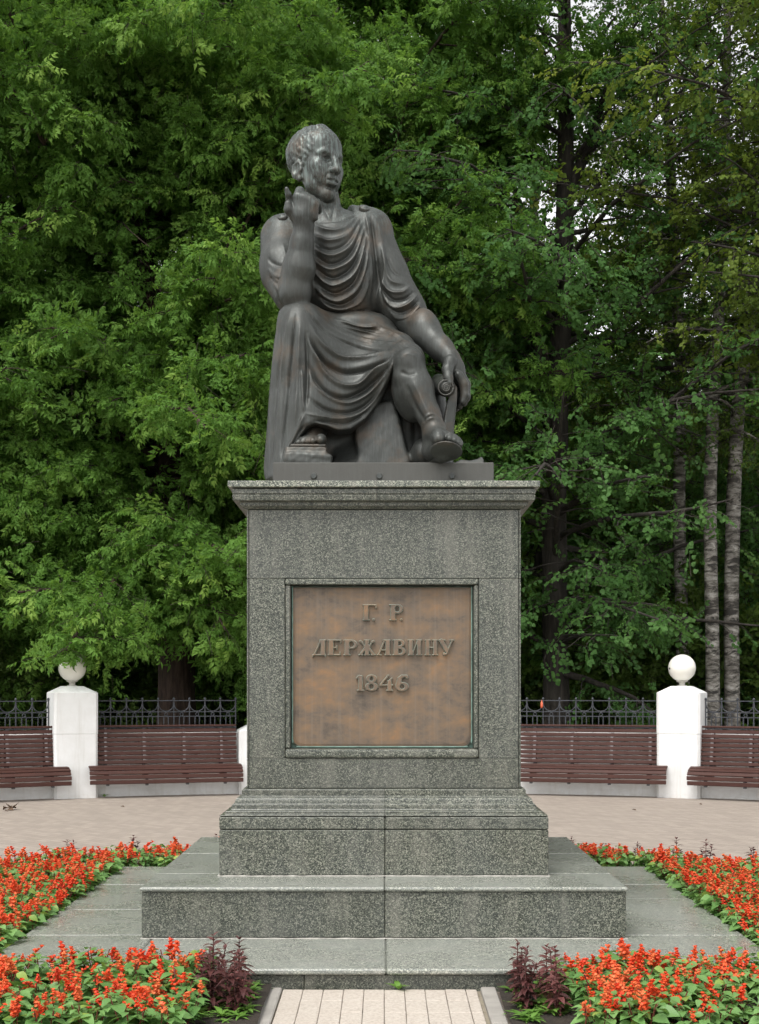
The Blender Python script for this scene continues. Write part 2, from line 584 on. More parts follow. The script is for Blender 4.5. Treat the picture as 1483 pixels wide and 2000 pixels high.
# ---------------------------------------------------------------- granite pedestal on two steps
YC = 9.85
ped = thing('granite_pedestal', 'tall grey green granite pedestal with a bronze plaque on two broad steps', 'pedestal', (0, YC, 0))
GR, GT = M['granite'], M['granite_top']
M['mortar'] = mat_simple('pale_mortar', (0.42, 0.40, 0.36), 0.9, 0.35, 25)
M['dark_joint'] = mat_simple('dark_joint', (0.10, 0.10, 0.09), 0.9, 0.3, 20)
J = 0.0014
rng = random.Random(11)
def slab(name, x0, x1, y0, y1, z0, z1, mat=None, c=0.004, par=None):
    e = rng.uniform(-0.0012, 0.0012)
    return MB().box(x0 + J, x1 - J, y0 + J + e, y1 - J, z0 + 0.0015, z1 + e * 0.8, c).build(name, mat or GR, par or ped)
# lower step
LZ0, LZ1 = 0.094, 0.128
LX, LY0, LY1 = 2.205, 7.43, 11.66
MB().box(-LX + 0.06, LX - 0.06, LY0 + 0.07, LY1 - 0.06, -0.05, LZ0 - 0.002).build('lower_step_core', M['dark_joint'], ped)
for a, b in ((-LX + 0.03, -0.43), (-0.43, 0.92), (0.92, LX - 0.03)):
    slab('riser_slab', a, b, LY0 + 0.03, LY0 + 0.066, -0.03, LZ0 - 0.002)
for sgn in (-1, 1):
    for a, b in ((LY0 + 0.03, 9.5), (9.5, LY1 - 0.03)):
        x0, x1 = sorted((sgn * (LX - 0.03), sgn * (LX - 0.058)))
        slab('riser_slab', x0, x1, a + 0.04, b, -0.03, LZ0 - 0.002)
for a, b in ((-LX, -1.40), (-1.40, 0.012), (0.012, 1.42), (1.42, LX)):
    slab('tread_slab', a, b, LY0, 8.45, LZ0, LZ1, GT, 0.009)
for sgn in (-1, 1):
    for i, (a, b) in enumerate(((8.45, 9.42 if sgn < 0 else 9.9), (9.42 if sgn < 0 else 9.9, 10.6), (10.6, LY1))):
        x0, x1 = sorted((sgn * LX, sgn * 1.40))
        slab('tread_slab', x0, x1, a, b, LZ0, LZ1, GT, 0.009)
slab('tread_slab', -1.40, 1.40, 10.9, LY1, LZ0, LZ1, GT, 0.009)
# upper step
UZ0, UZ1 = 0.412, 0.440
UX, UY0, UY1 = 1.468, 8.31, 11.09
MB().box(-UX + 0.05, UX - 0.05, UY0 + 0.06, UY1 - 0.05, LZ1 - 0.02, UZ0 - 0.002).build('upper_step_core', M['dark_joint'], ped)
for a, b in ((-UX + 0.006, 0.006), (0.006, UX - 0.006)):
    slab('riser_slab', a, b, UY0 + 0.022, UY0 + 0.056, LZ1 + 0.004, UZ0 - 0.002)
for sgn in (-1, 1):
    x0, x1 = sorted((sgn * (UX - 0.012), sgn * (UX - 0.045)))
    slab('riser_slab', x0, x1, UY0 + 0.06, 9.7, LZ1 + 0.004, UZ0 - 0.002)
    slab('riser_slab', x0, x1, 9.7, UY1 - 0.03, LZ1 + 0.004, UZ0 - 0.002)
for a, b in ((-UX - 0.004, 0.005), (0.005, UX + 0.004)):
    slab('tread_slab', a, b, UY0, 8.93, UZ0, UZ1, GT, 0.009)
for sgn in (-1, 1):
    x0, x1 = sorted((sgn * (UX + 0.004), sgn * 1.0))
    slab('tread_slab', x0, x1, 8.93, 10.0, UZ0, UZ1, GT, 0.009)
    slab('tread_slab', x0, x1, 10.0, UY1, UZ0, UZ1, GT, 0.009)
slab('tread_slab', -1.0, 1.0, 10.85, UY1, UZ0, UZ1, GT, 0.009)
# lime beads along the feet of the blocks
def bead(x0, x1, y, z, r=0.004):
    pts = []
    n = 40
    for i in range(n + 1):
        x = x0 + (x1 - x0) * i / n
        pts.append((x, y + rng.uniform(-0.002, 0.002), z + 0.001))
    return MB().tube(pts, [r * rng.uniform(0.5, 1.3) for _ in pts], 6).build('mortar_bead', M['mortar'], ped)
bead(-UX, UX, UY0 + 0.020, LZ1)
bead(-1.05, 1.05, 8.80 - 0.002, UZ1)
for sgn in (-1, 1):
    MB().tube([(sgn * 1.052, y, UZ1 + 0.001) for y in np.linspace(8.8, 10.9, 12)], [0.007 * rng.uniform(0.6, 1.3) for _ in range(12)], 6).build('mortar_bead', M['mortar'], ped)
    MB().tube([(sgn * (UX - 0.01), y, LZ1 + 0.001) for y in np.linspace(8.34, 11.05, 14)], [0.007 * rng.uniform(0.6, 1.3) for _ in range(14)], 6).build('mortar_bead', M['mortar'], ped)
# base block
BH = 1.05
MB().box(-BH + 0.03, BH - 0.03, YC - BH + 0.04, YC + BH - 0.03, UZ1 - 0.02, 0.81).build('block_core', M['dark_joint'], ped)
for a, b in ((-BH, 0.006), (0.006, BH)):
    slab('base_panel', a, b, YC - BH, YC - BH + 0.036, UZ1 + 0.003, 0.733, GR, 0.005)
    slab('base_band', a, b, YC - BH, YC - BH + 0.036, 0.736, 0.816, GR, 0.006)
for sgn in (-1, 1):
    x0, x1 = sorted((sgn * BH, sgn * (BH - 0.028)))
    slab('base_panel', x0, x1, YC - BH + 0.04, YC + BH, UZ1 + 0.003, 0.733, GR, 0.004)
    slab('base_band', x0, x1, YC - BH + 0.04, YC + BH, 0.736, 0.816, GR, 0.004)

def half_sweep(name, prof, sgn, mat, x0=0.0):
    """a moulding run round half the square pedestal; prof = [(half width, z)]"""
    m = MB(); n = len(prof)
    vs = []
    for h, z in prof:
        vs += [(x0 + sgn * J, YC - h, z), (sgn * h, YC - h, z), (sgn * h, YC + h, z), (x0 + sgn * J, YC + h, z)]
    fs = []
    for i in range(n - 1):
        for k in range(3):
            a = i * 4 + k
            q = (a, a + 1, a + 5, a + 4)
            fs.append(q if sgn > 0 else q[::-1])
    top = tuple((n - 1) * 4 + k for k in range(4)); bot = tuple(range(4))
    fs.append(top if sgn > 0 else top[::-1]); fs.append(bot[::-1] if sgn > 0 else bot)
    fs.append(tuple(i * 4 for i in range(n))[::-1] + tuple()) if False else None
    m.add(vs, fs)
    return m.build(name, mat, ped)
def rnd(pts):
    """round every convex corner of a moulding profile a little"""
    out = [pts[0]]
    for a, b, c in zip(pts, pts[1:], pts[2:]):
        a, b, c = map(np.array, (a, b, c))
        r = 0.0045
        la, lc = np.linalg.norm(a - b), np.linalg.norm(c - b)
        r = min(r, la * 0.4, lc * 0.4)
        out += [tuple(b + (a - b) / la * r), tuple(b + (c - b) / lc * r)]
    return out + [pts[-1]]
base_prof = rnd([(0.98, 0.820), (1.046, 0.820), (1.046, 0.828), (1.014, 0.830), (1.014, 0.850), (0.990, 0.853), (0.978, 0.857), (0.976, 0.890), (0.960, 0.893), (0.957, 0.912), (0.950, 0.927), (0.938, 0.935), (0.918, 0.937), (0.918, 0.980), (0.912, 0.985), (0.86, 0.986)])
corn_prof = rnd([(0.86, 2.796), (0.905, 2.796), (0.910, 2.806), (0.928, 2.812), (0.930, 2.838), (0.970, 2.842), (0.974, 2.876), (0.968, 2.878), (0.968, 2.884), (0.975, 2.886), (0.975, 2.919), (0.86, 2.919)])
crown_prof = rnd([(0.86, 2.924), (0.996, 2.924), (1.0, 2.928), (1.0, 2.966), (0.86, 2.968)])
for sgn in (-1, 1):
    half_sweep('base_moulding', base_prof, sgn, GR, 0.006)
    half_sweep('cornice_moulding', corn_prof, sgn, GR, -0.045)
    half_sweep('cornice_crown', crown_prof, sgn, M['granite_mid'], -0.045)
MB().box(-0.94, 0.94, YC - 0.94, YC + 0.94, 2.917, 2.930).build('cornice_joint', M['dark_joint'], ped)
MB().box(-0.90, 0.90, YC - 0.90, YC + 0.90, 0.80, 0.975).build('moulding_core', M['dark_joint'], ped)
# die
DH = 0.8894
DF = YC - DH
MB().box(-DH + 0.02, DH - 0.02, DF + 0.10, YC + DH - 0.02, 0.98, 2.80).build('die_core', M['dark_joint'], ped)
for sgn in (-1, 1):
    x0, x1 = sorted((sgn * DH, sgn * (DH - 0.014)))
    slab('side_slab', x0, x1, DF + 0.003, YC + DH, 0.987, 1.179, GR, 0.002)
    slab('side_slab', x0, x1, DF + 0.003, YC + DH, 1.179, 2.347, GR, 0.002)
    slab('side_slab', x0, x1, DF + 0.003, YC + DH, 2.347, 2.793, GR, 0.002)
FX = DH - 0.0145
slab('front_slab', -FX, FX, DF, DF + 0.098, 2.347, 2.793, GR, 0.003)
slab('front_slab', -FX, FX, DF, DF + 0.098, 0.987, 1.181, GR, 0.003)
slab('front_slab', -FX, -0.6405, DF, DF + 0.098, 1.181, 2.347, GR, 0.003)
slab('front_slab', 0.614, FX, DF, DF + 0.098, 1.181, 2.347, GR, 0.003)
# frame strips round the plaque
slab('frame_strip', -0.6405, 0.614, DF - 0.004, DF + 0.09, 2.306, 2.346, GR, 0.006)
slab('frame_strip', -0.6405, -0.606, DF + 0.004, DF + 0.09, 1.245, 2.305, GR, 0.006)
slab('frame_strip', 0.583, 0.614, DF + 0.004, DF + 0.09, 1.245, 2.305, GR, 0.006)
slab('frame_strip', -0.6405, 0.614, DF - 0.012, DF + 0.09, 1.183, 1.244, GR, 0.016)

# ---- plaque
def mat_copper(name):
    g = G(name)
    c = g.coord()
    a = g.noise(g.coord((1, 1, 1.5)), 5.5, 8, 0.68, dist=0.2)
    col = g.ramp(a, [(0.30, (0.085, 0.070, 0.056)), (0.44, (0.145, 0.110, 0.080)), (0.57, (0.195, 0.130, 0.080)), (0.72, (0.275, 0.150, 0.070))])
    st = g.noise(g.coord((26, 26, 0.5)), 2.0, 4, 0.6)
    col = g.mix(g.math('MULTIPLY', g.ramp(st, [(0.5, (0, 0, 0)), (0.66, (1, 1, 1))]), 0.16), col, (0.27, 0.23, 0.19))
    hz = g.noise(g.coord((0.8, 1, 5)), 5.0, 4, 0.6)
    col = g.mix(g.math('MULTIPLY', g.ramp(hz, [(0.55, (0, 0, 0)), (0.75, (1, 1, 1))]), 0.35), col, (0.125, 0.105, 0.09))
    gn = g.noise(c, 9, 5, 0.7)
    ge = g.n('NewGeometry')
    sp = g.n('SeparateXYZ'); g.set(sp.inputs[0], ge.outputs['Normal'])
    up = g.math('ABSOLUTE', sp.outputs[1])
    edge = g.ramp(up, [(0.55, (1, 1, 1)), (0.97, (0, 0, 0))])
    col = g.mix(g.math('MULTIPLY', edge, 0.85), col, (0.25, 0.34, 0.29))
    g.p(Base_Color=col, Metallic=0.3, Roughness=g.ramp(gn, [(0.3, (0.42,) * 3), (0.7, (0.6,) * 3)]))
    g.p(Normal=g.bump(g.noise(c, 40, 4), 0.12, 0.004))
    return g.m
M['copper'] = mat_copper('brown_copper')
M['verdigris'] = mat_simple('verdigris', (0.16, 0.25, 0.21), 0.8, 0.4, 14)
PX0, PX1, PZ0, PZ1, PY = -0.603, 0.580, 1.247, 2.303, DF + 0.060
bm = bmesh.new()
ol = []
for (cx, cz, a0, r) in ((PX1 - 0.06, PZ0 + 0.06, -90, 0.06), (PX1 - 0.008, PZ1 - 0.008, 0, 0.008), (PX0 + 0.008, PZ1 - 0.008, 90, 0.008), (PX0 + 0.06, PZ0 + 0.06, 180, 0.06)):
    for k in range(7):
        t = math.radians(a0 + 15 * k)
        ol.append((cx + r * math.cos(t), cz + r * math.sin(t)))
cx_, cz_ = (PX0 + PX1) / 2, (PZ0 + PZ1) / 2
m = MB(); rings = []
for (ins, dy) in ((0.0, 0.03), (0.002, 0.012), (0.010, 0.003), (0.026, 0.0), (0.05, 0.0)):
    vs = [(x - (ins if x > cx_ else -ins), PY + dy, z - (ins if z > cz_ else -ins)) for x, z in ol]
    rings.append(len(m.v)); m.v += vs
n = len(ol)
for a, b in zip(rings, rings[1:]):
    for k in range(n):
        m.f.append((a + k, a + (k + 1) % n, b + (k + 1) % n, b + k))
m.f.append(tuple(rings[-1] + k for k in range(n)))
plaque = m.build('plaque', M['copper'], ped)
MB().box(PX0 - 0.001, PX1 + 0.001, PY + 0.026, PY + 0.034, PZ0 - 0.001, PZ1 + 0.001).build('plaque_backing', M['verdigris'], ped)
for (x0, x1, z0, z1) in ((PX0 + 0.001, PX0 + 0.012, PZ0 + 0.03, PZ1 - 0.001), (PX1 - 0.012, PX1 - 0.001, PZ0 + 0.03, PZ1 - 0.001), (PX0 + 0.03, PX1 - 0.03, PZ0 + 0.001, PZ0 + 0.012)):
    MB().box(x0, x1, PY + 0.0005, PY + 0.02, z0, z1, 0.004).build('plaque_rim', M['verdigris'], plaque)

# ---- raised letters, drawn from rectangles, slanted bars and bowls
CS = 4.784
def letter(shapes):
    xs, ys = [], []
    for s in shapes:
        if s[0] == 'r': xs += [s[1], s[3]]; ys += [s[2], s[4]]
        elif s[0] == 's': xs += [s[1], s[3]]; ys += [s[2], s[4]]
        elif s[0] == 'c': xs += [s[1] - s[3], s[1] + s[3]]; ys += [s[2] - s[3], s[2] + s[3]]
        elif s[0] == 'b': xs += [s[1] + s[3]]; ys += [s[2] - s[4], s[2] + s[4]]
        elif s[0] == 'o': xs += [s[1] - s[3], s[1] + s[3]]; ys += [s[2] - s[4], s[2] + s[4]]
    st = 2.6
    gx = np.arange(min(xs) - 20, max(xs) + 20, st); gy = np.arange(min(ys) - 20, max(ys) + 20, st)
    X, Y = np.meshgrid(gx, gy, indexing='ij')
    D = np.full(X.shape, 1e3)
    for s in shapes:
        if s[0] == 'r':
            qx = np.abs(X - (s[1] + s[3]) / 2) - abs(s[3] - s[1]) / 2; qy = np.abs(Y - (s[2] + s[4]) / 2) - abs(s[4] - s[2]) / 2
            d = np.sqrt(np.maximum(qx, 0) ** 2 + np.maximum(qy, 0) ** 2) + np.minimum(np.maximum(qx, qy), 0)
        elif s[0] == 's':
            ax, ay, bx, by, hw = s[1:]
            t = np.clip(((X - ax) * (bx - ax) + (Y - ay) * (by - ay)) / ((bx - ax) ** 2 + (by - ay) ** 2), 0, 1)
            d = np.hypot(X - ax - t * (bx - ax), Y - ay - t * (by - ay)) - hw
        elif s[0] == 'c':
            d = np.hypot(X - s[1], Y - s[2]) - s[3]
        else:
            cx, cy, ox, oy, ix, iy = s[1:7]
            f = lambda rx, ry: (np.sqrt(((X - cx) / rx) ** 2 + ((Y - cy) / ry) ** 2) - 1) * min(rx, ry)
            d = np.maximum(f(ox, oy), -f(ix, iy))
            if s[0] == 'b': d = np.maximum(d, s[7] - X)
            hole = f(ix, iy)
        if s[0] in 'ob':
            D = np.maximum(D, -hole) if s[0] == 'o' else D
        D = np.minimum(D, d)
    F = Field((0, 0, 0), (1, 1, 1), 1.0)
    lev = np.arange(-7, 8, 2.0)
    d3 = np.maximum(D[:, None, :], np.abs(lev)[None, :, None] - 4.2 + 0 * D[:, None, :])
    e = 1.2
    a, b = D[:, None, :] + e, (np.abs(lev) - 4.6)[None, :, None] + e + 0 * D[:, None, :]
    d3 = np.minimum(np.maximum(a, b), 0) + np.hypot(np.maximum(a, 0), np.maximum(b, 0)) - e
    F.D = d3.astype(np.float32); F.n = np.array(d3.shape); F.lo = np.zeros(3); F.h = 1.0
    sk = F.mesh()
    ux = gx[0] + sk.V[:, 0] * st; uy = gy[0] + sk.V[:, 2] * st; dep = lev[0] + sk.V[:, 1] * 2.0
    yw = PY - 0.008 + dep * 0.0036
    sk.V = np.stack([(590 + ux / CS - 750) * (PY) / FPX, yw, EYE + (1340 - 1160 - uy / CS) * PY / FPX], 1)
    sk.F = sk.F[:, ::-1]
    return sk
LET = [
 [('r', 578, 100, 622, 250), ('r', 568, 238, 632, 250), ('r', 568, 98, 700, 112), ('r', 685, 98, 700, 138)],
 [('c', 670, 240, 13)],
 [('r', 828, 98, 872, 250), ('r', 816, 238, 884, 250), ('r', 816, 98, 900, 110), ('b', 890, 142, 55, 45, 22, 26, 866)],
 [('c', 927, 241, 12)],
 [('r', 176, 430, 218, 570), ('s', 178, 436, 118, 566, 8), ('r', 162, 428, 228, 440), ('r', 98, 563, 226, 576), ('r', 96, 566, 108, 592), ('r', 214, 566, 226, 592)],
 [('r', 252, 430, 296, 574), ('r', 242, 428, 368, 441), ('r', 242, 563, 362, 576), ('r', 356, 430, 368, 462), ('r', 350, 542, 362, 574), ('r', 294, 496, 332, 507), ('r', 321, 480, 333, 522)],
 [('r', 400, 430, 444, 574), ('r', 388, 428, 462, 440), ('r', 388, 564, 456, 576), ('b', 462, 472, 56, 44, 24, 26, 438)],
 [('r', 588, 430, 628, 574), ('r', 580, 428, 636, 437), ('r', 580, 567, 636, 576), ('s', 590, 502, 560, 448, 8), ('c', 548, 445, 13), ('s', 592, 506, 552, 562, 12), ('r', 528, 564, 572, 576), ('s', 626, 502, 656, 448, 8), ('c', 668, 445, 13), ('s', 624, 506, 664, 562, 12), ('r', 644, 564, 690, 576)],
 [('s', 772, 436, 718, 566, 8), ('r', 780, 430, 822, 570), ('r', 700, 564, 744, 576), ('r', 770, 564, 834, 576), ('r', 756, 428, 828, 439), ('r', 738, 520, 784, 531)],
 [('r', 858, 430, 902, 574), ('r', 846, 428, 916, 440), ('r', 846, 564, 916, 576), ('b', 908, 464, 54, 38, 22, 19, 898), ('b', 910, 536, 62, 41, 26, 21, 898)],
 [('r', 998, 430, 1036, 574), ('r', 1075, 430, 1113, 574), ('r', 988, 428, 1046, 438), ('r', 988, 566, 1046, 576), ('r', 1065, 428, 1123, 438), ('r', 1065, 566, 1123, 576), ('s', 1034, 560, 1077, 446, 6)],
 [('r', 1155, 430, 1192, 574), ('r', 1225, 430, 1262, 574), ('r', 1145, 428, 1202, 438), ('r', 1145, 566, 1202, 576), ('r', 1215, 428, 1272, 438), ('r', 1215, 566, 1272, 576), ('r', 1190, 496, 1227, 508)],
 [('s', 1302, 440, 1352, 528, 20), ('s', 1402, 436, 1350, 562, 8), ('r', 1276, 428, 1342, 439), ('r', 1376, 428, 1422, 439), ('c', 1330, 562, 14), ('s', 1332, 570, 1352, 556, 8)],
 [('r', 528, 760, 568, 905), ('r', 512, 895, 584, 908), ('s', 530, 766, 514, 788, 9)],
 [('o', 650, 793, 52, 40, 16, 20), ('o', 650, 867, 62, 42, 20, 22)],
 [('s', 806, 764, 734, 850, 9), ('r', 726, 846, 854, 861), ('r', 798, 806, 838, 905), ('s', 818, 812, 838, 790, 9), ('r', 786, 895, 850, 908)],
 [('o', 936, 866, 63, 43, 21, 22), ('s', 894, 858, 912, 800, 22), ('s', 906, 790, 935, 770, 16), ('s', 935, 768, 978, 768, 12), ('c', 982, 782, 13)],
]
for sh in LET:
    sk = letter(sh)
    V = sk.V - np.array(ped.location)
    o = obj('raised_letter', mesh_of('raised_letter', V, sk.F, M['copper'], True), plaque)
# ---------------------------------------------------------------- the bronze statue
VX = 0.0056
PLZ = 3.152                                                 # top of the bronze base
statue = thing('bronze_statue', 'dark bronze statue of a seated man in a draped robe with chin turned aside', 'statue', (0.0, 9.85, 2.968))

def rot(yaw=0, pitch=0, roll=0):
    return np.array(Matrix.Rotation(yaw, 3, 'Z') @ Matrix.Rotation(pitch, 3, 'X') @ Matrix.Rotation(roll, 3, 'Y'))

# ---- body
B = Field((-0.95, 8.92, 3.06), (0.66, 10.36, 5.72), VX)
# inner torso and thighs keep the figure one piece under the cloth
B.cone(P(680, 660, 10.05), P(655, 500, 9.98), 0.22, 0.26, 0.05)
B.cone(P(700, 690, 10.0), P(795, 708, 9.55), 0.17, 0.115, 0.05)
B.cone(P(650, 690, 10.0), P(588, 625, 9.60), 0.17, 0.12, 0.05)
# chest and shoulders under the neckline
B.ell(P(650, 455, 9.94), (0.27, 0.18, 0.17), k=0.06)
B.cone(P(565, 458, 9.98), P(720, 452, 9.98), 0.095, 0.10, 0.06)
# neck
B.cone(P(633, 385, 9.93), P(640, 440, 9.97), 0.108, 0.118, 0.05)
B.cone(P(606, 372, 9.88), P(648, 432, 9.83), 0.035, 0.03, 0.05)
B.cone(P(650, 392, 9.85), P(650, 432, 9.83), 0.05, 0.035, 0.05)
# raised arm
sh_r, el_r, wr_r = P(548, 470, 10.0), P(577, 574, 9.60), P(594, 441, 9.52)
B.chain([sh_r, (sh_r + el_r) / 2 + [0, 0.03, 0], el_r], [0.145, 0.14, 0.105], 0.04)
fm = el_r * 0.62 + wr_r * 0.38
B.chain([el_r, fm + [0.005, 0.0, 0], el_r * 0.25 + wr_r * 0.75, wr_r], [0.100, 0.106, 0.077, 0.063], 0.04)
B.ell(el_r * 0.72 + wr_r * 0.28 + [-0.025, 0.0, 0], (0.065, 0.08, 0.16), k=0.05)
# raised hand: the back of a loose fist toward the viewer, index finger up
B.ell(P(591, 411, 9.50), (0.088, 0.055, 0.100), rot(0, 0, math.radians(14)), k=0.04)
B.cone(wr_r, P(591, 422, 9.50), 0.062, 0.068, 0.04)
kn = [(582, 381), (594, 384), (605, 389), (615, 396)]
for i, (a, b) in enumerate(kn):
    r = [0.034, 0.034, 0.032, 0.029][i]
    B.cone(P(a + 2, b + 30, 9.475), P(a, b + 4, 9.465), r * 0.6, r * 0.95, 0.03)
    B.chain([P(a, b + 3, 9.467), P(a + 4, b - 1 + (2 if i else -6), 9.53), P(a + 7, b + 16, 9.60)], [r, r * 0.95, r * 0.85], 0.009)
B.chain([P(573, 410, 9.53), P(566, 391, 9.50), P(563.5, 380, 9.47), P(560, 369, 9.45)], [0.030, 0.025, 0.021, 0.015], 0.012)
B.chain([P(575, 422, 9.50), P(564, 409, 9.47), P(563, 398, 9.46)], [0.034, 0.031, 0.024], 0.016)
# lowered arm
sh_l, el_l, wr_l = P(727, 465, 10.0), P(800, 622, 9.92), P(878, 697, 9.62)
B.chain([sh_l, el_l], [0.15, 0.125], 0.04)
B.chain([el_l, el_l * 0.6 + wr_l * 0.4, el_l * 0.2 + wr_l * 0.8, wr_l], [0.118, 0.112, 0.082, 0.068], 0.04)
B.ell(el_l * 0.7 + wr_l * 0.3 + [0.02, -0.02, 0.02], (0.09, 0.1, 0.12), k=0.05)
# hand laid over the scroll: thumb in front, fingers curling behind
B.ell(P(888, 722, 9.60), (0.075, 0.065, 0.115), rot(0, 0, math.radians(-14)), k=0.035)
B.chain([P(880, 706, 9.55), P(874, 722, 9.50), P(876, 738, 9.47), P(879, 748, 9.455)], [0.045, 0.037, 0.032, 0.025], 0.015)
for i, (a, b, c_, d_, e_, f_) in enumerate([(896, 733, 906, 750, 908, 772), (899, 730, 910, 750, 911, 776), (893, 736, 902, 757, 902, 782), (890, 738, 898, 758, 896, 786)]):
    y = [9.53, 9.58, 9.63, 9.68][i]
    B.chain([P(a, b, y), P(c_, d_, y + 0.01), P(e_, f_, y + 0.015), P(e_ - 4, f_ + 12, y + 0.01)], [0.034, 0.033, 0.029, 0.022], 0.010)
# bare leg
kn_l, an_l = P(797, 712, 9.50), P(848, 836, 9.40)
B.chain([kn_l, kn_l * 0.62 + an_l * 0.38, kn_l * 0.2 + an_l * 0.8, an_l], [0.112, 0.104, 0.077, 0.066], 0.04)
B.ell(P(801, 770, 9.55), (0.122, 0.13, 0.20), rot(0, 0, math.radians(-14)), k=0.06)
B.ell(P(800, 704, 9.42), (0.072, 0.05, 0.075), k=0.04)
B.ell(P(790, 735, 9.45), (0.06, 0.045, 0.05), k=0.05)
B.cone(P(806, 740, 9.40), P(842, 822, 9.35), 0.035, 0.028, 0.04)
# its foot, heel on the base and toes raised over the edge
B.cone(an_l, P(842, 880, 9.42), 0.066, 0.066, 0.04)
B.cone(an_l + [0, 0, -0.03], P(868, 858, 9.16), 0.066, 0.056, 0.05)
B.cone(P(848, 884, 9.36), P(868, 872, 9.14), 0.06, 0.07, 0.05)
B.ell(P(873, 868, 9.13), (0.100, 0.10, 0.042), rot(0, math.radians(-22), math.radians(8)), k=0.03)
for i, (a, b, r) in enumerate([(857, 853, 0.046), (878, 853, 0.030), (887, 856, 0.027), (894, 860, 0.023), (899, 865, 0.019)]):
    B.chain([P(a - 4, b + 3, 9.14), P(a, b, 9.06), P(a + 0.5, b + 4, 9.03)], [r * 0.95, r, r * 0.8], 0.009)
# the other foot on the stone block
SZ = 3.279                                                  # height of its sandal sole
B.cone(P(618, 806, 9.64), P(617, 834, 9.62), 0.082, 0.076, 0.04)
fx = P(604, 860, 9.45)[0]
B.cone(P(617, 838, 9.61), (fx + 0.015, 9.48, SZ + 0.066), 0.074, 0.052, 0.05)
B.ell((fx + 0.005, 9.47, SZ + 0.045), (0.112, 0.10, 0.040), k=0.03)
B.ell((fx + 0.03, 9.66, SZ + 0.05), (0.075, 0.10, 0.05), k=0.04)
for i, (a, r) in enumerate([(627, 0.036), (612, 0.027), (601.5, 0.025), (591.5, 0.023), (582, 0.021)]):
    tx_ = P(a, 860, 9.38)[0]; yo = [0, 0.002, 0.01, 0.022, 0.036][i]
    B.chain([(tx_ + 0.004, 9.45 + yo, SZ + 0.052), (tx_, 9.395 + yo, SZ + 0.012 + r), (tx_ - 0.002, 9.365 + yo, SZ + 0.010 + r * 0.82)], [r * 0.95, r, r * 0.8], 0.008)

# ---- head, built facing its own front and turned to the right of the picture
_y, _p = math.radians(43), math.radians(5)
_f = np.array([math.sin(_y) * math.cos(_p), -math.cos(_y) * math.cos(_p), -math.sin(_p)])
_r = np.array([-math.cos(_y), -math.sin(_y), 0.03]); _r -= _f * (_r @ _f); _r /= np.linalg.norm(_r)
HR = np.stack([_r, _f, np.cross(_r, _f)], 1)
# local axes: x = his right, y = face forward, z = up
HC = P(617.5, 327, 9.88)
SC = 1.0
def hp(x, y, z): return HC + HR @ (np.array([x, y, z], float) * SC)
HF = Field(HC - 0.36, HC + 0.36, VX)
HF.lo = B.lo + np.round((HF.lo - B.lo) / VX) * VX; HF.ax = [HF.lo[i] + VX * np.arange(HF.n[i]) for i in range(3)]
def hell(c, r, k=0.03, R=None, sub=False): HF.ell(hp(*c), np.array(r) * SC, HR if R is None else HR @ R, k, sub)
def hcone(a, b, ra, rb, k=0.02, sub=False): HF.cone(hp(*a), hp(*b), ra * SC, rb * SC, k, sub)
hell((0, -0.035, 0.090), (0.166, 0.205, 0.182), 0.03)
hell((0, 0.07, 0.115), (0.134, 0.115, 0.130), 0.05)
hell((0, 0.066, -0.045), (0.130, 0.136, 0.178), 0.05)
for s in (-1, 1):
    hcone((s * 0.110, 0.0, -0.068), (s * 0.082, 0.07, -0.162), 0.040, 0.036, 0.045)
    hcone((s * 0.082, 0.07, -0.162), (s * 0.02, 0.15, -0.222), 0.036, 0.038, 0.045)
    hell((s * 0.092, 0.12, -0.035), (0.045, 0.05, 0.038), 0.05)
    hell((s * 0.065, 0.13, -0.105), (0.045, 0.05, 0.06), 0.05)
hell((0, 0.158, -0.215), (0.045, 0.04, 0.042), 0.03)
hell((0, 0.155, -0.12), (0.062, 0.045, 0.06), 0.04)
for s in (-1, 1):
    hell((s * 0.063, 0.208, 0.018), (0.047, 0.056, 0.032), 0.016, sub=True)
    hcone((s * 0.030, 0.182, 0.054), (s * 0.070, 0.172, 0.066), 0.012, 0.013, 0.022)
    hcone((s * 0.070, 0.172, 0.066), (s * 0.110, 0.140, 0.046), 0.013, 0.011, 0.022)
    hell((s * 0.060, 0.134, 0.016), (0.034, 0.033, 0.033), 0.003)
    # eyelids round an open eye, and the drilled pupil
    hcone((s * 0.027, 0.158, 0.016), (s * 0.060, 0.170, 0.036), 0.0085, 0.0105, 0.004)
    hcone((s * 0.060, 0.170, 0.036), (s * 0.097, 0.142, 0.016), 0.0105, 0.0085, 0.004)
    hcone((s * 0.030, 0.156, 0.005), (s * 0.062, 0.163, -0.010), 0.0075, 0.0095, 0.004)
    hcone((s * 0.062, 0.163, -0.010), (s * 0.095, 0.142, 0.005), 0.0095, 0.0075, 0.004)
    hell((s * 0.060 - 0.004, 0.172, 0.015), (0.010, 0.010, 0.011), 0.003, sub=True)
hcone((0, 0.178, 0.055), (0, 0.212, 0.0), 0.022, 0.022, 0.025)
hcone((0, 0.212, 0.0), (0, 0.236, -0.060), 0.022, 0.030, 0.02)
for s in (-1, 1):
    hell((s * 0.027, 0.213, -0.064), (0.018, 0.026, 0.018), 0.014)
    hell((s * 0.014, 0.228, -0.082), (0.009, 0.010, 0.008), 0.006, sub=True)
hcone((0, 0.196, -0.085), (0, 0.198, -0.105), 0.018, 0.014, 0.02)
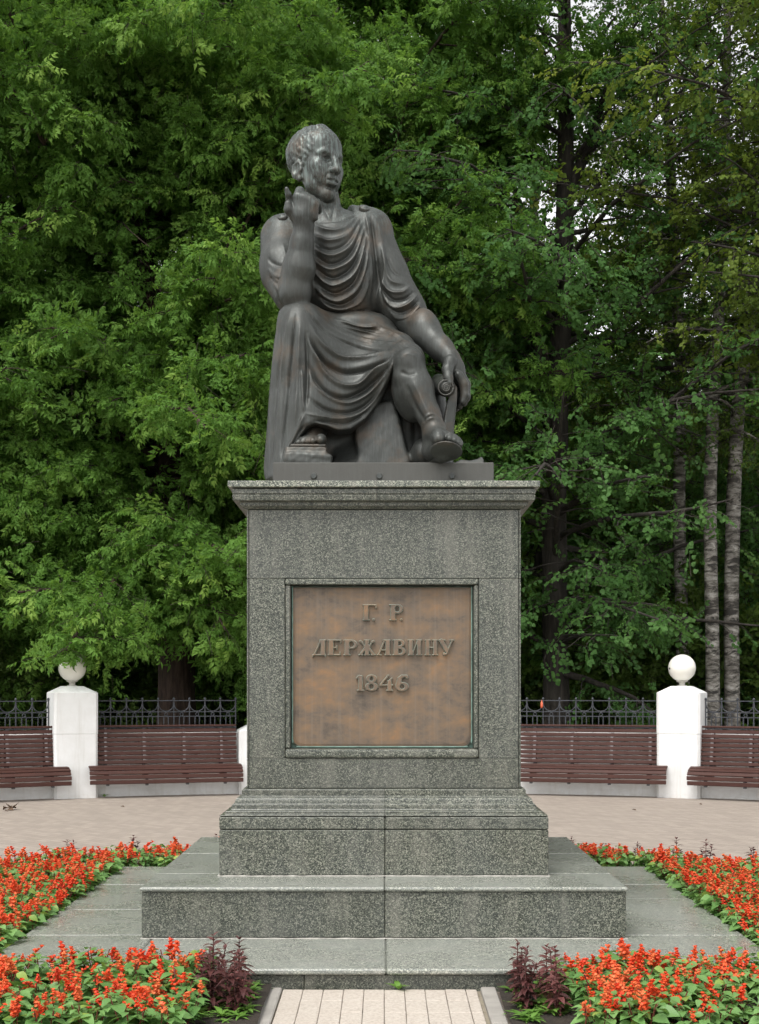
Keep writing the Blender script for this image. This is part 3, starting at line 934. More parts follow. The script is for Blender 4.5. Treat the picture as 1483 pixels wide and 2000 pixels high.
for s in (-1, 1):
    hcone((0, 0.205, -0.116), (s * 0.028, 0.200, -0.114), 0.013, 0.012, 0.010)
    hcone((s * 0.028, 0.200, -0.114), (s * 0.056, 0.172, -0.124), 0.012, 0.006, 0.010)
    hcone((0, 0.199, -0.148), (s * 0.030, 0.190, -0.146), 0.017, 0.014, 0.010)
    hcone((s * 0.030, 0.190, -0.146), (s * 0.052, 0.170, -0.130), 0.014, 0.006, 0.010)
    hcone((0, 0.219, -0.1300), (s * 0.048, 0.190, -0.1285), 0.0055, 0.003, 0.006, sub=True)
hell((0, 0.192, -0.180), (0.05, 0.02, 0.012), 0.015, sub=True)
# hair: a cap standing off the skull, cut back from face, ears and nape, combed in locks
HH = Field(HC - 0.36, HC + 0.36, VX); HH.lo = HF.lo; HH.ax = HF.ax
def qell(c, r, k=0.0, R=None, sub=False): HH.ell(hp(*c), np.array(r), HR if R is None else HR @ R, k, sub)
def qcone(a, b, ra, rb, k=0.01): HH.cone(hp(*a), hp(*b), ra, rb, k)
rs = np.random.RandomState(4)
qell((0, -0.040, 0.095), (0.174, 0.214, 0.190))
for i in range(420):
    u = rs.uniform(-1, 1); ph = rs.uniform(0, 2 * math.pi)
    d = np.array([math.sqrt(1 - u * u) * math.cos(ph), math.sqrt(1 - u * u) * math.sin(ph), u])
    p = np.array([0, -0.040, 0.095]) + d * np.array([0.174, 0.214, 0.190])
    crown = np.array([0, -0.15, 0.255])
    t = p - crown; t -= d * (t @ d); t /= np.linalg.norm(t) + 1e-6
    t = t + 0.25 * rs.normal(size=3); t -= d * (t @ d); t /= np.linalg.norm(t) + 1e-6
    L = rs.uniform(0.05, 0.09)
    qcone(p - t * L * 0.6 - d * 0.006, p + t * L * 0.5 - d * 0.002, rs.uniform(0.009, 0.0125), 0.006, 0.010)
qell((0, 0.215, 0.110), (0.205, 0.115, 0.140), 0.008, None, True)      # forehead
qell((0, 0.175, -0.07), (0.40, 0.125, 0.145), 0.008, None, True)        # cheeks
qell((0, 0.02, -0.245), (0.40, 0.40, 0.135), 0.01, None, True)         # jaw and nape
for s in (-1, 1):
    qell((s * 0.19, -0.010, -0.075), (0.06, 0.047, 0.075), 0.008, None, True)
    for (y, z, r) in [(0.086, 0.150, 0.022), (0.088, 0.118, 0.026), (0.078, 0.085, 0.027), (0.060, 0.060, 0.026), (0.040, 0.040, 0.028), (0.044, 0.010, 0.024), (0.040, -0.018, 0.018), (0.066, 0.10, 0.026), (0.01, 0.075, 0.028), (0.045, 0.03, 0.016)]:
        qell((s * (0.160 - max(0, y) * 0.40), y, z), (0.016, r * 1.2, r * 0.6), 0.006, rot(0, math.radians(30 + 60 * rs.rand()), 0))
for i in range(8):
    x = -0.055 + i * 0.017
    qcone((x * 0.8 + 0.015, 0.06, 0.270 - abs(x) * 0.3), (x * 1.0 - 0.012, 0.130 - abs(x) * 0.3, 0.232 - abs(x) * 0.35), 0.020, 0.006, 0.008)
HF.D = smin(HF.D, HH.D, 0.006)
# ears: a rim round a hollow, lobe below
for s in (-1, 1):
    er = rot(math.radians(s * 20), math.radians(-8), 0)
    hell((s * 0.160, -0.010, -0.062), (0.024, 0.044, 0.068), 0.010, er)
    hell((s * 0.184, -0.002, -0.052), (0.024, 0.029, 0.045), 0.004, er, True)
    hell((s * 0.154, 0.014, -0.122), (0.018, 0.020, 0.024), 0.010)
    hell((s * 0.158, 0.030, -0.066), (0.009, 0.009, 0.014), 0.010)
off = np.round((HF.lo - B.lo) / VX).astype(int)
_s = tuple(slice(off[i], off[i] + HF.n[i]) for i in range(3))
_n = [B.D[_s].shape[i] for i in range(3)]
B.D[_s] = smin(B.D[_s], HF.D[:_n[0], :_n[1], :_n[2]], 0.018)
del HF, HH

body = B.mesh()
del B
body.smooth(1, 0.5)
body.strokes([
    # tendons, veins and muscle edges of arms and shin
    ([(566, 560), (570, 520), (582, 470)], 0.03, 0.004),
    ([(858, 690), (872, 702), (880, 716)], 0.012, 0.008), ([(885, 712), (894, 728), (899, 742)], 0.012, 0.006),
    ([(792, 748), (800, 775), (815, 805), (832, 826)], 0.028, -0.010), ([(806, 742), (822, 775), (838, 812)], 0.018, 0.010),
    ([(780, 725), (797, 731), (815, 727)], 0.016, -0.010), ([(778, 700), (797, 690), (816, 698)], 0.018, 0.006),
    # brow furrow, cheek folds
    ([(632, 284), (646, 281), (660, 284)], 0.007, -0.004), ([(630, 275), (645, 272), (658, 275)], 0.007, -0.004),
    ([(646, 331), (638, 343), (636, 358)], 0.009, -0.013), ([(610, 345), (619, 356), (628, 368)], 0.022, -0.010), ([(624, 320), (632, 332), (634, 346)], 0.012, 0.008), ([(641, 362), (645, 366), (652, 367)], 0.008, -0.006), ([(627, 318), (633, 322), (641, 322)], 0.006, -0.006),
    ([(655, 392), (652, 410), (648, 430)], 0.014, -0.008), ([(628, 400), (640, 420), (648, 436)], 0.014, 0.012), ([(668, 428), (690, 420), (705, 418)], 0.014, 0.010),
    # sandal straps on the shin and foot
    ([(820, 832), (828, 818), (842, 809), (858, 812), (866, 822)], 0.010, 0.014), ([(818, 840), (826, 828), (842, 817), (858, 819), (866, 830)], 0.010, 0.014),
    ([(838, 866), (842, 853), (852, 844), (864, 843), (872, 850)], 0.010, 0.012), ([(838, 880), (842, 868), (850, 860)], 0.010, 0.010),
    ([(596, 843), (608, 837), (622, 836), (636, 842)], 0.009, 0.012), ([(590, 850), (603, 844), (618, 842), (634, 848)], 0.009, 0.010), ([(605, 840), (614, 850), (626, 842)], 0.007, 0.010),
])
body.smooth(1, 0.3)
body.build('body', M['bronze'], statue)

# ---- tunic over the torso, with both short sleeves
T = Field((-1.0, 9.2, 4.0), (0.55, 10.5, 5.3), VX)
T.cone(P(668, 640, 10.02), P(660, 560, 9.96), 0.245, 0.27, 0.06)
T.cone(P(660, 560, 9.96), P(645, 480, 9.96), 0.275, 0.255, 0.08)
T.ell(P(655, 515, 9.86), (0.27, 0.19, 0.25), k=0.08)
T.cone(P(702, 540, 9.96), P(712, 450, 9.97), 0.165, 0.150, 0.08)
T.cone(P(562, 470, 10.0), P(725, 455, 10.0), 0.145, 0.140, 0.08)
T.cone(P(685, 422, 9.97), P(728, 446, 9.98), 0.075, 0.11, 0.06)
T.cone(P(585, 428, 9.97), P(555, 452, 9.98), 0.07, 0.11, 0.06)
# lowered sleeve
T.chain([P(722, 460, 9.99), P(752, 535, 9.97), P(785, 600, 9.94)], [0.155, 0.155, 0.155], 0.06)
T.cone(P(765, 575, 9.94), P(800, 612, 9.90), 0.155, 0.128, 0.05)
# raised sleeve
T.chain([P(552, 466, 9.99), P(553, 520, 9.83), P(572, 566, 9.70)], [0.160, 0.158, 0.135], 0.05)
T.cone(P(548, 545, 9.82), P(562, 585, 9.74), 0.125, 0.085, 0.05)
# neck opening, and the openings where the arms come out
T.ell(P(641, 412, 9.87), (0.165, 0.22, 0.155), rot(0, 0, math.radians(-4)), k=0.035, sub=True)
T.cone(P(640, 380, 9.9), P(645, 420, 9.9), 0.16, 0.15, 0.02, sub=True)
tunic = T.mesh()
del T
tunic.smooth(3, 0.5)
tunic.strokes([(q[0], q[1] * 0.88, q[2] * 1.12, *q[3:]) for q in [
    # swags across the chest, hung between the shoulder pins
    ([(612, 436), (632, 447), (652, 450), (676, 442), (698, 420)], 0.022, 0.020, 1.0),
    ([(606, 452), (630, 468), (655, 470), (682, 456), (704, 425)], 0.024, 0.026, 0.8),
    ([(608, 478), (630, 496), (655, 500), (685, 480), (708, 432)], 0.026, 0.030, 0.7),
    ([(612, 505), (632, 522), (655, 526), (690, 503), (714, 440)], 0.024, 0.026, 0.7),
    ([(610, 528), (636, 552), (660, 556), (694, 530), (718, 455)], 0.028, 0.036, 0.65),
    ([(612, 560), (640, 582), (668, 586), (702, 556), (722, 480)], 0.028, 0.034, 0.65),
    ([(620, 585), (650, 602), (680, 602), (708, 585), (724, 540)], 0.026, 0.030, 0.65),
    ([(606, 466), (630, 484), (655, 486), (682, 470), (704, 432)], 0.018, -0.018),
    ([(610, 493), (632, 511), (656, 514), (688, 492), (710, 440)], 0.018, -0.020),
    ([(610, 518), (634, 538), (658, 542), (692, 517), (715, 452)], 0.020, -0.024),
    ([(611, 546), (638, 570), (664, 572), (698, 545), (720, 470)], 0.020, -0.024),
    ([(616, 574), (645, 593), (674, 595), (706, 570), (723, 515)], 0.018, -0.020),
    # hanging folds below the right pin
    ([(714, 415), (722, 470), (728, 540), (725, 595)], 0.020, 0.026, 0.8), ([(724, 420), (734, 480), (738, 545), (732, 590)], 0.016, -0.022),
    ([(735, 425), (748, 480), (750, 540), (742, 580)], 0.018, 0.016),
    ([(700, 430), (704, 470), (700, 510)], 0.014, 0.010),
    # belt line and blouse over it
    ([(612, 600), (645, 612), (685, 613), (728, 604)], 0.018, -0.030), ([(625, 622), (665, 630), (715, 625)], 0.02, 0.008),
    ([(690, 615), (700, 625), (705, 640)], 0.012, -0.014), ([(712, 612), (716, 625), (728, 638)], 0.014, 0.016), ([(728, 600), (733, 618), (738, 632)], 0.012, 0.014),
    # lowered sleeve: rings toward the elbow
    ([(742, 470), (752, 520), (765, 550), (795, 555)], 0.022, 0.018), ([(744, 545), (760, 568), (785, 572), (806, 556)], 0.020, 0.026, 0.7), ([(744, 562), (764, 584), (790, 583), (814, 565)], 0.016, -0.022),
    ([(748, 580), (768, 600), (795, 596), (820, 573)], 0.020, 0.028, 0.7), ([(752, 594), (774, 611), (800, 605), (823, 582)], 0.015, -0.022), ([(757, 606), (775, 623), (800, 618), (826, 590)], 0.018, 0.024, 0.8),
    ([(755, 500), (770, 530), (795, 540)], 0.018, -0.012), ([(738, 500), (742, 560), (748, 600)], 0.014, -0.020),
    # raised sleeve
    ([(520, 500), (530, 512), (548, 518), (566, 512)], 0.020, -0.012), ([(520, 520), (530, 534), (545, 540), (562, 534)], 0.020, 0.018), ([(524, 540), (536, 552), (552, 555)], 0.016, -0.018),
    ([(530, 548), (542, 566), (556, 578)], 0.016, 0.020), ([(536, 538), (553, 560), (566, 582)], 0.014, -0.014), ([(535, 575), (543, 590), (556, 600)], 0.014, 0.016),
    ([(552, 470), (558, 500), (562, 530)], 0.018, 0.008), ([(530, 455), (526, 480), (528, 500)], 0.02, 0.006),
]])
tunic.smooth(1, 0.25)
tunic.build('tunic', M['bronze'], statue)

# ---- mantle over the lap and legs
K = Field((-1.0, 9.1, 2.98), (0.62, 10.5, 4.55), VX)
K.cone(P(655, 690, 10.05), P(588, 632, 9.62), 0.225, 0.150, 0.08)
K.cone(P(720, 690, 10.05), P(795, 704, 9.62), 0.225, 0.128, 0.08)
K.cone(P(700, 665, 10.0), P(780, 676, 9.72), 0.15, 0.085, 0.08)
K.cone(P(650, 690, 10.08), P(735, 690, 10.08), 0.27, 0.27, 0.05)
K.ell(P(690, 645, 9.96), (0.30, 0.26, 0.13), k=0.08)
skirt = [(546, 606), (562, 592), (590, 587), (612, 594), (640, 613), (690, 632), (735, 632), (772, 654), (800, 672), (824, 700), (840, 740), (855, 800), (848, 812), (836, 770), (826, 722), (808, 694), (788, 690), (771, 703), (763, 735), (745, 778), (715, 818), (685, 838), (660, 841), (632, 830),
         (616, 826), (600, 832), (586, 850), (574, 872), (564, 885), (553, 912), (546, 935), (519, 936), (521, 880), (526, 760), (534, 670)]
ctrl = [(588, 592, 9.58), (588, 612, 9.46), (590, 640, 9.42), (582, 700, 9.42), (576, 780, 9.41), (566, 850, 9.42), (552, 910, 9.40), (545, 930, 9.40), (540, 660, 9.55), (532, 760, 9.58), (524, 860, 9.56), (522, 930, 9.54),
        (620, 640, 9.50), (650, 660, 9.56), (610, 700, 9.44), (655, 720, 9.53), (625, 780, 9.42), (600, 815, 9.38), (640, 820, 9.42), (670, 830, 9.47), (690, 770, 9.52), (720, 790, 9.56), (735, 740, 9.52),
        (690, 690, 9.60), (640, 625, 9.66), (690, 640, 9.75), (735, 645, 9.82), (740, 675, 9.64), (770, 665, 9.66), (795, 672, 9.52), (768, 690, 9.47), (795, 682, 9.42), (820, 700, 9.50), (835, 740, 9.58), (850, 800, 9.62)]
K.relief(skirt, ctrl, 0.20, 0.05, 0.028)
# cloth falling behind the raised leg, down past the edge of the base
K.cone(P(556, 700, 9.75), P(531, 925, 9.75), 0.07, 0.05, 0.06)
K.cone(P(552, 760, 9.95), P(534, 915, 10.0), 0.09, 0.07, 0.06)
# opening for the bare knee
K.ell(P(800, 735, 9.36), (0.098, 0.20, 0.15), k=0.02, sub=True)
mantle = K.mesh()
del K
mantle.smooth(3, 0.5)
mantle.strokes([(q[0], q[1] * 0.88, q[2] * 1.35, *q[3:]) for q in [
    # long folds falling from the raised knee
    ([(566, 605), (558, 660), (548, 760), (538, 880), (532, 930)], 0.020, 0.026), ([(574, 612), (568, 680), (560, 770), (550, 860), (546, 915)], 0.018, -0.028), ([(586, 630), (584, 700), (580, 780), (578, 840)], 0.022, 0.020), ([(550, 640), (542, 720), (534, 820), (527, 920)], 0.014, -0.022),
    ([(597, 640), (602, 700), (600, 760), (594, 805)], 0.020, -0.018), ([(590, 720), (592, 770), (595, 808)], 0.016, 0.020), ([(595, 808), (582, 842), (562, 880)], 0.014, 0.020), ([(596, 830), (578, 856), (560, 890)], 0.014, -0.014),
    ([(560, 700), (556, 780), (548, 860)], 0.012, 0.014),
    # swags from the knee across the lap to the other knee
    ([(616, 599), (650, 621), (700, 637), (742, 640), (778, 656), (806, 682)], 0.016, 0.020, 0.8), ([(640, 640), (690, 662), (735, 672), (775, 674)], 0.011, 0.016, 0.8),
    ([(606, 596), (640, 628), (690, 654), (740, 668), (790, 668)], 0.018, 0.030, 0.7), ([(604, 606), (636, 642), (684, 668), (730, 681), (770, 680)], 0.018, -0.032),
    ([(620, 604), (660, 632), (710, 648), (760, 655)], 0.014, 0.022, 0.8), ([(630, 610), (668, 642), (710, 656), (760, 664)], 0.010, -0.007),
    ([(690, 636), (725, 640), (760, 650), (800, 676)], 0.012, 0.018), ([(705, 650), (742, 656), (780, 667), (812, 690)], 0.010, -0.008), ([(735, 634), (770, 648), (800, 668), (830, 705), (846, 760)], 0.013, 0.018), ([(720, 660), (760, 667), (795, 678)], 0.010, 0.014),
    ([(600, 620), (625, 665), (660, 695), (700, 700), (740, 690), (775, 678)], 0.024, 0.030, 0.65), ([(604, 650), (630, 700), (668, 724), (706, 722), (740, 708), (766, 694)], 0.024, -0.034),
    ([(604, 668), (630, 724), (664, 752), (700, 752), (735, 722), (764, 698)], 0.026, 0.036, 0.6), ([(602, 710), (630, 755), (668, 776), (706, 766), (740, 735), (764, 706)], 0.022, -0.030),
    ([(606, 745), (640, 775), (678, 788), (716, 772), (746, 742), (766, 710)], 0.018, 0.022, 0.7), ([(602, 775), (640, 800), (680, 806), (716, 792), (745, 760)], 0.020, -0.020),
    ([(598, 808), (630, 814), (668, 818), (706, 806), (738, 772), (760, 732)], 0.016, 0.024, 0.8), ([(612, 822), (645, 824), (680, 826), (716, 806)], 0.012, -0.020), ([(600, 832), (630, 828), (662, 838), (690, 834), (722, 808), (750, 768)], 0.012, 0.018),
    # rim around the bare knee
    ([(756, 752), (766, 712), (782, 690), (806, 687), (824, 706), (836, 750)], 0.012, 0.018), ([(748, 745), (760, 705), (778, 680), (806, 676), (828, 700)], 0.010, -0.014),
]])
mantle.smooth(1, 0.25)
mantle.build('mantle', M['bronze'], statue)

# ---- rock seat, foot block, scroll
R_ = Field((-0.75, 9.2, 3.05), (0.6, 10.55, 4.3), 0.010)
R_.rbox(P(690, 805, 10.08), (0.42, 0.34, 0.46), rot(0, 0, math.radians(-3)), 0.05, 0.05)
R_.relief([(690, 790), (770, 780), (782, 820), (803, 912), (706, 912), (694, 860)], [(690, 800, 9.66), (770, 790, 9.63), (700, 908, 9.60), (800, 908, 9.58), (745, 850, 9.61)], 0.25, 0.03, 0.02)
R_.relief([(655, 880), (690, 862), (712, 912), (645, 912)], [(655, 890, 9.70), (690, 870, 9.72), (712, 908, 9.56), (645, 908, 9.60)], 0.2, 0.05, 0.03)
R_.ell(P(826, 888, 9.66), (0.085, 0.16, 0.11), k=0.05)
R_.cone(P(840, 770, 9.95), P(845, 905, 9.85), 0.11, 0.15, 0.06)
rock = R_.mesh(); del R_
rock.smooth(2, 0.5).grain(0.002, 22, 3)
rock.build('rock_seat', M['bronze'], statue)

Fb = Field((-0.85, 9.1, 3.1), (-0.2, 10.0, 3.5), 0.007)
bz = SZ - 0.012
Fb.rbox((P(600, 890, 9.45)[0], 9.53, (bz + PLZ) / 2 - 0.02), (0.140, 0.20, (bz - PLZ) / 2 + 0.02), rot(0, 0, 0), 0.012, 0.02)
Fb.rbox((P(600, 898, 9.45)[0], 9.53, PLZ + 0.015), (0.165, 0.22, 0.055), rot(0.06, 0, 0.04), 0.02, 0.03)
blk = Fb.mesh(); del Fb
blk.smooth(2, 0.5).grain(0.003, 38, 5)
blk.build('foot_block', M['bronze'], statue)

# sandal soles
S_ = Field((0.2, 8.85, 3.0), (0.7, 9.5, 3.5), 0.006)
S_.ell(P(872, 881, 9.08), (0.108, 0.118, 0.018), rot(math.radians(4), math.radians(-22), math.radians(6)), k=0.0)
S_.cone(P(868, 890, 9.15), P(850, 897, 9.40), 0.035, 0.045, 0.03)
S_.mesh().smooth(1, 0.4).build('sandal_sole', M['bronze'], statue)
S_ = Field((-0.85, 9.1, 3.1), (-0.2, 9.9, 3.6), 0.006)
S_.rbox((P(604, 870, 9.5)[0], 9.525, SZ), (0.122, 0.17, 0.013), None, 0.012, 0.0)
S_.mesh().smooth(1, 0.4).build('sandal_sole', M['bronze'], statue)

# scroll: a roll under the hand, its sheet hanging down the rock
Sc = Field((0.25, 9.3, 3.1), (0.75, 10.2, 3.95), 0.006)
Sc.cone(P(871, 757, 9.50), P(858, 748, 9.95), 0.064, 0.064, 0.0)
Sc.relief([(884, 742), (894, 757), (893, 785), (888, 830), (886, 860), (862, 860), (866, 830), (872, 790), (878, 770)], [(884, 745, 9.52), (893, 770, 9.50), (880, 785, 9.50), (886, 855, 9.50), (864, 855, 9.48)], 0.30, 0.01, 0.008)
scr = Sc.mesh(); del Sc
scr.smooth(1, 0.4)
scr.build('scroll', M['bronze'], statue)
m = MB()
ring = [P(871 + 14.5 * math.cos(a), 757 + 14.5 * math.sin(a), 9.440) for a in np.linspace(0, 2 * math.pi, 24)]
m.tube(ring, 0.005, 6)
ring = [P(872 + r * math.cos(a), 757 + r * math.sin(a), 9.440) for a, r in zip(np.linspace(0, 4 * math.pi, 36), np.linspace(3, 9, 36))]
m.tube(ring, 0.005, 6)
m.build('scroll_coil', M['bronze'], statue, True)
# sheet lying at the edge of the base
Sh = Field((0.3, 9.2, 3.1), (0.85, 10.0, 3.35), 0.006)
Sh.relief([(890, 902), (900, 897), (918, 899), (932, 896), (941, 891), (945, 896), (946, 906), (890, 906)], [(890, 902, 9.40), (945, 895, 9.36), (915, 905, 9.36)], 0.35, 0.0, 0.008)
Sh.mesh().smooth(1, 0.4).build('loose_sheet', M['bronze'], statue)
# shoulder pins
for (a, b, y, rr) in ((712, 407, 9.865, 0.04), (552, 424, 9.87, 0.038)):
    m = MB()
    c = P(a, b, y)
    m.lathe([(0.0, -0.02), (rr, -0.02), (rr, 0.006), (rr * 0.85, 0.014), (rr * 0.6, 0.010), (rr * 0.5, 0.018), (0.001, 0.022)], (0, 0, 0), 24)
    R = np.array(Matrix.Rotation(math.radians(38), 3, 'X') @ Matrix.Rotation(math.radians(12 if a > 640 else -14), 3, 'Y'))
    m.v = [tuple(R @ np.array(v) + c) for v in m.v]
    m.build('shoulder_pin', M['bronze'], statue, True)
# bronze base plate with its bolts
pl = MB()
pl.box(-0.7455, 0.7387, 9.28, 10.52, 2.970, PLZ, 0.006)
base = pl.build('base_plate', M['bronze_plain'], statue)
for a in (613, 741, 883):
    m = MB()
    m.lathe([(0.0, 0.0), (0.021, 0.0), (0.021, 0.014), (0.017, 0.018), (0.0005, 0.018)], (0, 0, 0), 16)
    c = P(a, 930, 9.28)
    m.v = [(v[0] + c[0], c[1] - v[2], v[1] + c[2]) for v in m.v]
    m.f = [tuple(f) for f in m.f]
    m.build('bolt', M['bronze_plain'], base, False)
# ---------------------------------------------------------------- ground, paving, beds, path
def mat_paving():
    g = G('pinkish_brick_paving')
    c = g.coord()
    mp = g.n('Mapping', Rotation=(0, 0, math.radians(45))); g.set(mp.inputs['Vector'], c)
    br = g.n('TexBrick', Scale=1.0, Mortar_Size=0.006, Mortar_Smooth=0.3, Brick_Width=0.2, Row_Height=0.1, Bias=0.0, Color1=(0.265, 0.22, 0.185), Color2=(0.36, 0.30, 0.25), Mortar=(0.20, 0.165, 0.14))
    g.set(br.inputs['Vector'], mp.outputs[0])
    n = g.noise(c, 1.3, 5, 0.65)
    col = g.mix(g.math('MULTIPLY', n, 0.5), br.outputs[0], (0.315, 0.27, 0.23))
    col = g.mix(g.math('MULTIPLY', g.ramp(g.noise(c, 22, 5, 0.7), [(0.5, (0, 0, 0)), (0.75, (1, 1, 1))]), 0.35), col, (0.28, 0.235, 0.195))
    g.p(Base_Color=col, Roughness=0.85)
    g.p(Normal=g.bump(br.outputs[1], -0.4, 0.004))
    return g.m
def mat_soil(name, a, b, c_):
    g = G(name)
    c = g.coord()
    n = g.noise(c, 7, 8, 0.7)
    g.p(Base_Color=g.ramp(n, [(0.3, a), (0.55, b), (0.75, c_)]), Roughness=0.95)
    g.p(Normal=g.bump(g.noise(c, 30, 6, 0.7), 0.8, 0.03))
    return g.m
M['paving'] = mat_paving()
M['soil'] = mat_soil('dark_bed_soil', (0.018, 0.013, 0.009), (0.035, 0.026, 0.018), (0.06, 0.045, 0.03))
M['floor'] = mat_soil('forest_floor', (0.012, 0.014, 0.006), (0.03, 0.036, 0.014), (0.05, 0.045, 0.022))
g_ = MB().add([(-400, -150, -0.012), (400, -150, -0.012), (400, 900, -0.012), (-400, 900, -0.012)], [(0, 1, 2, 3)])
tag(g_.build('ground', M['floor']), kind='structure')
WR, WC = 11.4, (0.0, 10.1)                                  # the wall runs on a circle round the monument
def on_arc(deg, r=WR):
    a = math.radians(deg)
    return np.array([WC[0] + r * math.sin(a), WC[1] + r * math.cos(a), 0.0])
pv = [(-11.5, -6, 0.0), (11.5, -6, 0.0)] + [tuple(on_arc(d, WR + 0.05)) for d in range(88, -89, -4)]
tag(MB().add(pv, [tuple(range(len(pv)))]).build('paving', M['paving']), kind='structure')

# raised soil of the flower beds, in two halves either side of the path
BC, BR = (-0.1, 8.9), 4.15
PWX0, PWX1 = -0.615, 0.605
def in_bed(x, y, m=0.0):
    if (x - BC[0]) ** 2 + (y - BC[1]) ** 2 > (BR - m) ** 2: return False
    if abs(x) < LX + m and LY0 - m < y < LY1 + m: return False
    if PWX0 - m < x < PWX1 + m and y < LY0: return False
    return y > 5.6
for half in (-1, 1):
    vs, fs = [], []
    idx = {}
    st = 0.12
    nx = int(4.4 / st)
    for i in range(nx + 1):
        for j in range(int(7.8 / st) + 1):
            x = half * i * st; y = 5.5 + j * st
            if in_bed(x, y, -0.02):
                edge = min(BR - math.hypot(x - BC[0], y - BC[1]), 0.25) / 0.25
                idx[(i, j)] = len(vs)
                vs.append((x, y, 0.004 + 0.05 * max(0, edge) + 0.012 * math.sin(9 * x + 3) * math.sin(8 * y)))
    for (i, j) in idx:
        if all(k in idx for k in ((i + 1, j), (i + 1, j + 1), (i, j + 1))):
            q = (idx[(i, j)], idx[(i + 1, j)], idx[(i + 1, j + 1)], idx[(i, j + 1)])
            fs.append(q if half > 0 else q[::-1])
    tag(MB().add(vs, fs).build('flower_bed_soil', M['soil']), kind='structure')

# footpath of stone tiles with kerbs
def mat_tile():
    g = G('pale_stone_tile')
    c = g.coord(jitter=9)
    n = g.noise(c, 60, 4, 0.7)
    col = g.ramp(n, [(0.32, (0.33, 0.285, 0.24)), (0.5, (0.47, 0.42, 0.36)), (0.7, (0.56, 0.515, 0.455))])
    col = g.mix(g.math('MULTIPLY', g.noise(c, 5, 4), 0.35), col, (0.45, 0.375, 0.31))
    g.p(Base_Color=col, Roughness=0.7)
    g.p(Normal=g.bump(n, 0.15, 0.003))
    return g.m
M['tile'] = mat_tile()
M['kerb'] = mat_simple('grey_kerb_concrete', (0.31, 0.29, 0.26), 0.85, 0.15, 9, 0.15, 120)
path = MB().box(PWX0 + 0.01, PWX1 - 0.01, 5.0, LY0 + 0.025, -0.04, 0.004).build('footpath', mat_soil('mossy_joint_sand', (0.24, 0.21, 0.15), (0.36, 0.31, 0.24), (0.20, 0.23, 0.09)))
tag(path, kind='structure')
TW = 0.1085
tr = random.Random(5)
tile_me = MB().box(-TW / 2 + 0.0014, TW / 2 - 0.0014, -0.13 + 0.0022, 0.13 - 0.0022, 0.0, 0.022, 0.003).mesh('tile', M['tile'])
half_me = MB().box(-TW / 4 - 0.001, TW / 4 + 0.001, -0.13 + 0.0022, 0.13 - 0.0022, 0.0, 0.022, 0.003).mesh('tile', M['tile'])
for i in range(10):
    for j in range(8):
        x = PWX0 + 0.075 + TW * (i + 0.5)
        y = LY0 - 0.02 - 0.26 * (j + 0.5)
        last = i == 9
        o = obj('tile', half_me if last else tile_me, path, (x - (TW * 0.22 if last else 0), y, 0.002 + tr.uniform(-0.0015, 0.0015)))
        o.rotation_euler = (tr.uniform(-0.004, 0.004), tr.uniform(-0.006, 0.006), tr.uniform(-0.006, 0.006))
for x0, x1 in ((PWX0 - 0.012, PWX0 + 0.068), (PWX1 - 0.085, PWX1 - 0.005)):
    for j in range(3):
        y1 = LY0 + 0.01 - j * 0.8
        MB().box(x0, x1, y1 - 0.795, y1, -0.03, 0.030 + tr.uniform(-0.003, 0.003), 0.006).build('kerb', M['kerb'], path)

# ---------------------------------------------------------------- white wall, pillars, lamps
M['white'] = None
def mat_white():
    g = G('white_lime_paint')
    c = g.coord()
    n = g.noise(c, 3.0, 6, 0.65)
    col = g.ramp(n, [(0.3, (0.70, 0.695, 0.675)), (0.65, (0.78, 0.78, 0.77))])
    st = g.noise(g.coord((7, 7, 0.6)), 1.6, 5, 0.65)
    col = g.mix(g.math('MULTIPLY', g.ramp(st, [(0.52, (0, 0, 0)), (0.72, (1, 1, 1))]), 0.38), col, (0.52, 0.50, 0.45))
    sp = g.n('SeparateXYZ'); g.set(sp.inputs[0], c)
    low = g.n('MapRange'); g.set(low.inputs[0], sp.outputs[2]); low.inputs[1].default_value = 0.0; low.inputs[2].default_value = 0.16; low.inputs[3].default_value = 1; low.inputs[4].default_value = 0
    dirt = g.math('MULTIPLY', low.outputs[0], g.ramp(g.noise(c, 11, 6, 0.7), [(0.35, (0, 0, 0)), (0.7, (1, 1, 1))]))
    col = g.mix(g.math('MULTIPLY', dirt, 0.4), col, (0.42, 0.37, 0.29))
    g.p(Base_Color=col, Roughness=0.75)
    g.p(Normal=g.bump(g.noise(c, 45, 4), 0.12, 0.005))
    return g.m
M['white'] = mat_white()
def arc_strip(d0, d1, prof, step=1.0):
    """wall run along the circle; prof = [(offset from the circle, z)] closed outline, offset < 0 is toward the monument"""
    n = max(2, int(round((d1 - d0) / step)) + 1)
    m = MB(); k = len(prof)
    for d in np.linspace(d0, d1, n):
        for (o, z) in prof:
            q = on_arc(d, WR + o); m.v.append((q[0], q[1], z))
    for i in range(n - 1):
        for j in range(k):
            a, b = i * k + j, i * k + (j + 1) % k
            m.f.append((a, b, b + k, a + k))
    m.f.append(tuple(range(k))); m.f.append(tuple((n - 1) * k + j for j in range(k))[::-1])
    return m
lw = thing('low_wall', 'low white painted wall curving behind the benches under the iron fence', 'wall', (0, WC[1] + WR, 0))
arc_strip(-62, 62, [(-0.10, -0.05), (-0.10, 0.335), (-0.085, 0.35), (0.30, 0.35), (0.30, -0.05)]).build('wall_plinth', M['white'], lw)
arc_strip(-62, 62, [(0.0, 0.351), (0.0, 0.93), (0.012, 0.942), (0.20, 0.942), (0.20, 0.351)]).build('wall_upper', M['white'], lw)

